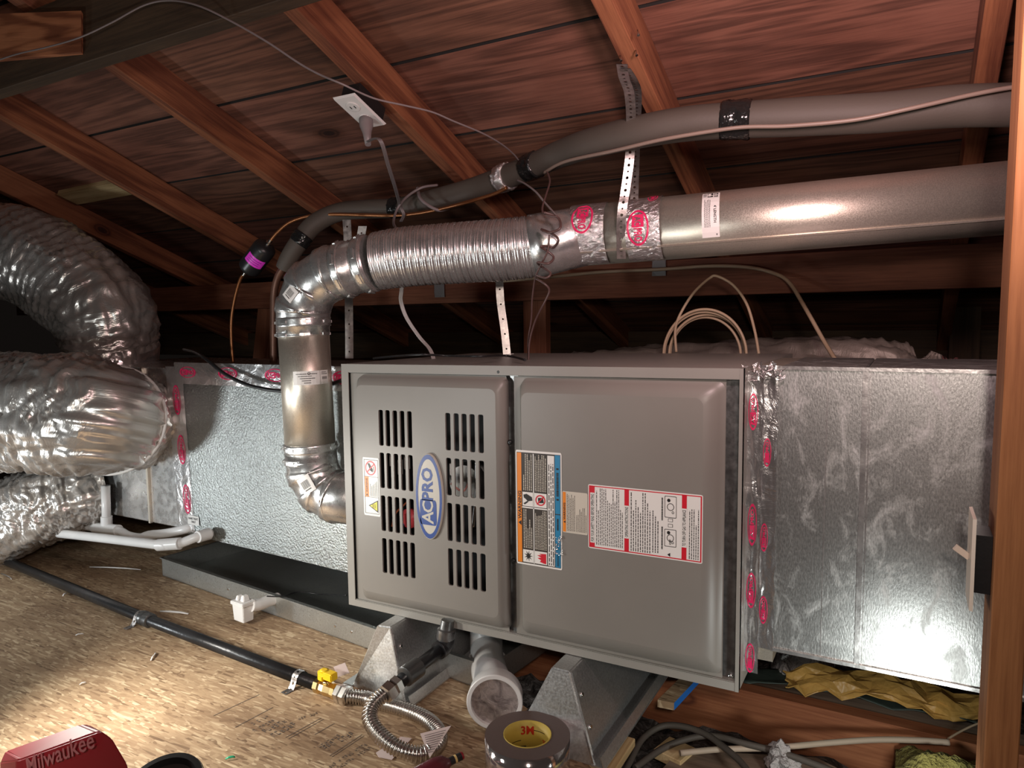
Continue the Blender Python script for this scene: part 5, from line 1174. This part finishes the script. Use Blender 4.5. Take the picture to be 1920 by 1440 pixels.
bm = NB(); qb = [PZ(x, y, -.838) for x, y in ((1205, 1480), (1650, 1480), (1530, 1420), (1275, 1406))]; hexa(bm, [q_-Vector((0, 0, .02)) for q_ in qb]+qb); bmesh.ops.recalc_face_normals(bm, faces=bm.faces)
M('wood_board', bm, GREYW, label='brown board lying in the insulation at the bottom right', cat='board')
beam('wood_offcut', PZ(1250, 1425, -.84), PZ(1280, 1400, -.84), .06, .02, PALEW, label='small tan wood offcut under the black cables', cat='block')
CG = 'black cables on the insulation'
cable('black_cable', [PZ(1165, 1460, -.82), PZ(1180, 1430, -.82), PZ(1205, 1385, -.815), PZ(1240, 1362, -.805), PZ(1280, 1362, -.80), PZ(1320, 1375, -.80), PZ(1350, 1395, -.80), PZ(1385, 1425, -.80), PZ(1410, 1455, -.80)], .0062, RUB, label='black cable arching over the insulation right of the stand', cat='cable')
cable('black_cable', [PZ(1190, 1440, -.83), PZ(1240, 1405, -.825), PZ(1290, 1385, -.815), PZ(1340, 1380, -.81), PZ(1400, 1395, -.805), PZ(1460, 1410, -.805), PZ(1520, 1430, -.805), PZ(1570, 1450, -.805)], .0062, RUB, label='lower black cable running right along the joist foot', cat='cable')
cable('cream_cable', [PZ(1275, 1412, -.815), PZ(1350, 1405, -.815), PZ(1450, 1402, -.815), PZ(1550, 1393, -.81), PZ(1640, 1387, -.80), PZ(1720, 1388, -.79), PZ(1780, 1392, -.785)], .0058, [plain('dusty_cable', (.42, .33, .25), .6)], label='dusty cream cable lying in front of the floor joist', cat='cable')
cable('cream_wire', [PZ(1778, 1385, -.785), PZ(1800, 1372, -.78), PZ(1830, 1358, -.77), PZ(1870, 1345, -.765)], .002, CREAM, label='thin cream wire rising toward the stud bottom right', cat='wire')
bm = NB(); c = PZ(1462, 1428, -.82); bmesh.ops.create_icosphere(bm, subdivisions=4, radius=.028, matrix=Matrix.Translation(c))
for v in bm.verts: d = (v.co-c); v.co += d*noise.fractal(v.co*40, .8, 2, 4)*.7
M('insulation_tuft', bm, [plain('grey_fluff', (.40, .37, .36), .95, 0, (120, 1, .01), var=.3)], label='small grey insulation tuft at the bottom below the joist', cat='insulation')
# ================================================================== floor litter
for (x0, y0, x1, y1, r_, lb, mt) in ((168, 1063, 264, 1068, .0022, 'thin white plastic strip on the floor near the drain pipes', PLAST), (300, 1146, 353, 1151, .003, 'white plastic strip behind the pipe coupling', PLAST),
        (313, 1179, 332, 1188, .004, 'short white shaving in front of the gas pipe', PLAST), (142, 1191, 157, 1189, .003, 'white chip on the floor left of the coupling', PLAST), (283, 1238, 291, 1224, .003, 'white and brown chip on the chipboard', PLAST),
        (149, 1284, 161, 1280, .003, 'small white chip on the floor at the lower left', PLAST), (395, 1218, 403, 1217, .005, 'white bead by the gas pipe', PLAST), (423, 1423, 441, 1420, .0022, 'tiny green wire scrap at the bottom', plain('green_scrap', (.03, .45, .22), .4)),
        (118, 1117, 123, 1113, .004, 'white crumb in front of the left part of the gas pipe', PLAST), (2, 1075, 22, 1086, .002, 'curled grey strip at the left edge', STRAPM)):
    a, b = PZ(x0, y0, -.7770), PZ(x1, y1, -.7770); bm = NB(); tube(bm, [a, a.lerp(b, .35)+Vector((0, 0, .002)), a.lerp(b, .7)+Vector((.001, .002, .0015)), b], [r_*.7, r_, r_, r_*.6], 6, flat=.5)
    M('litter_scrap', bm, mt, label=lb, cat='scrap')
# printed stamps on the chipboard
fo_ = bpy.data.objects['floor']
so, sx_, sy_ = PZ(440, 1440, -.78), PZ(690, 1440, -.78), PZ(440, 1300, -.78)
def fst(u, v, h):
    # bilinear on the floor in photo-aligned fractions, kept flat
    return so+(sx_-so)*(u)+(sy_-so)*(v)+Vector((0, 0, h+.0004))
p = P2(1, 1, fst, .0002)
STAMP = plain('faded_stamp_ink', (.13, .10, .08), .8)
def sline(x0, y0, x1, y1, w_=.006):
    a, b = PZ(x0, y0, -.7794), PZ(x1, y1, -.7794); d = (b-a).normalized(); n_2 = Vector((-d.y, d.x, 0))*w_/8; i = p.mi(STAMP)
    p.bm.faces.new([p.bm.verts.new(q_) for q_ in (a-n_2, b-n_2, b+n_2, a+n_2)]).material_index = i
for L_ in ((440, 1364, 512, 1326), (400, 1342, 486, 1302), (535, 1383, 602, 1346), (541, 1385, 607, 1348), (590, 1377, 627, 1356), (618, 1417, 679, 1377), (622, 1419, 683, 1379)): sline(*L_)
def sletters(x0, y0, x1, y1, n, h_):
    a, b = PZ(x0, y0, -.7794), PZ(x1, y1, -.7794); d = (b-a)/n; up = Vector((-d.y, d.x, 0)).normalized()*h_; i = p.mi(STAMP); rd = random.Random(int(x0))
    for k in range(n):
        if rd.random() < .12: continue
        o = a+d*k; w4 = d*.62
        for (u0, v0, u1, v1) in rd.sample([(0, 0, .2, 1), (0, .8, 1, 1), (.8, 0, 1, 1), (0, 0, 1, .2), (0, .4, 1, .6)], 3):
            q4 = [o+w4*uu+up*vv for uu, vv in ((u0, v0), (u1, v0), (u1, v1), (u0, v1))]; p.bm.faces.new([p.bm.verts.new(q_) for q_ in q4]).material_index = i
for r_ in ((470, 1362, 516, 1338, 9, .010), (478, 1372, 530, 1345, 9, .010), (498, 1374, 540, 1352, 6, .014), (515, 1382, 560, 1357, 6, .016), (560, 1350, 598, 1338, 7, .008), (600, 1402, 640, 1378, 7, .008), (612, 1406, 668, 1376, 8, .015), (620, 1440, 690, 1396, 16, .009), (632, 1444, 698, 1402, 16, .008)): sletters(*r_)
stp = M('stamp_print', p, None, fo_, label='faded dark stamp print')
# wood splinter marks on a roof board
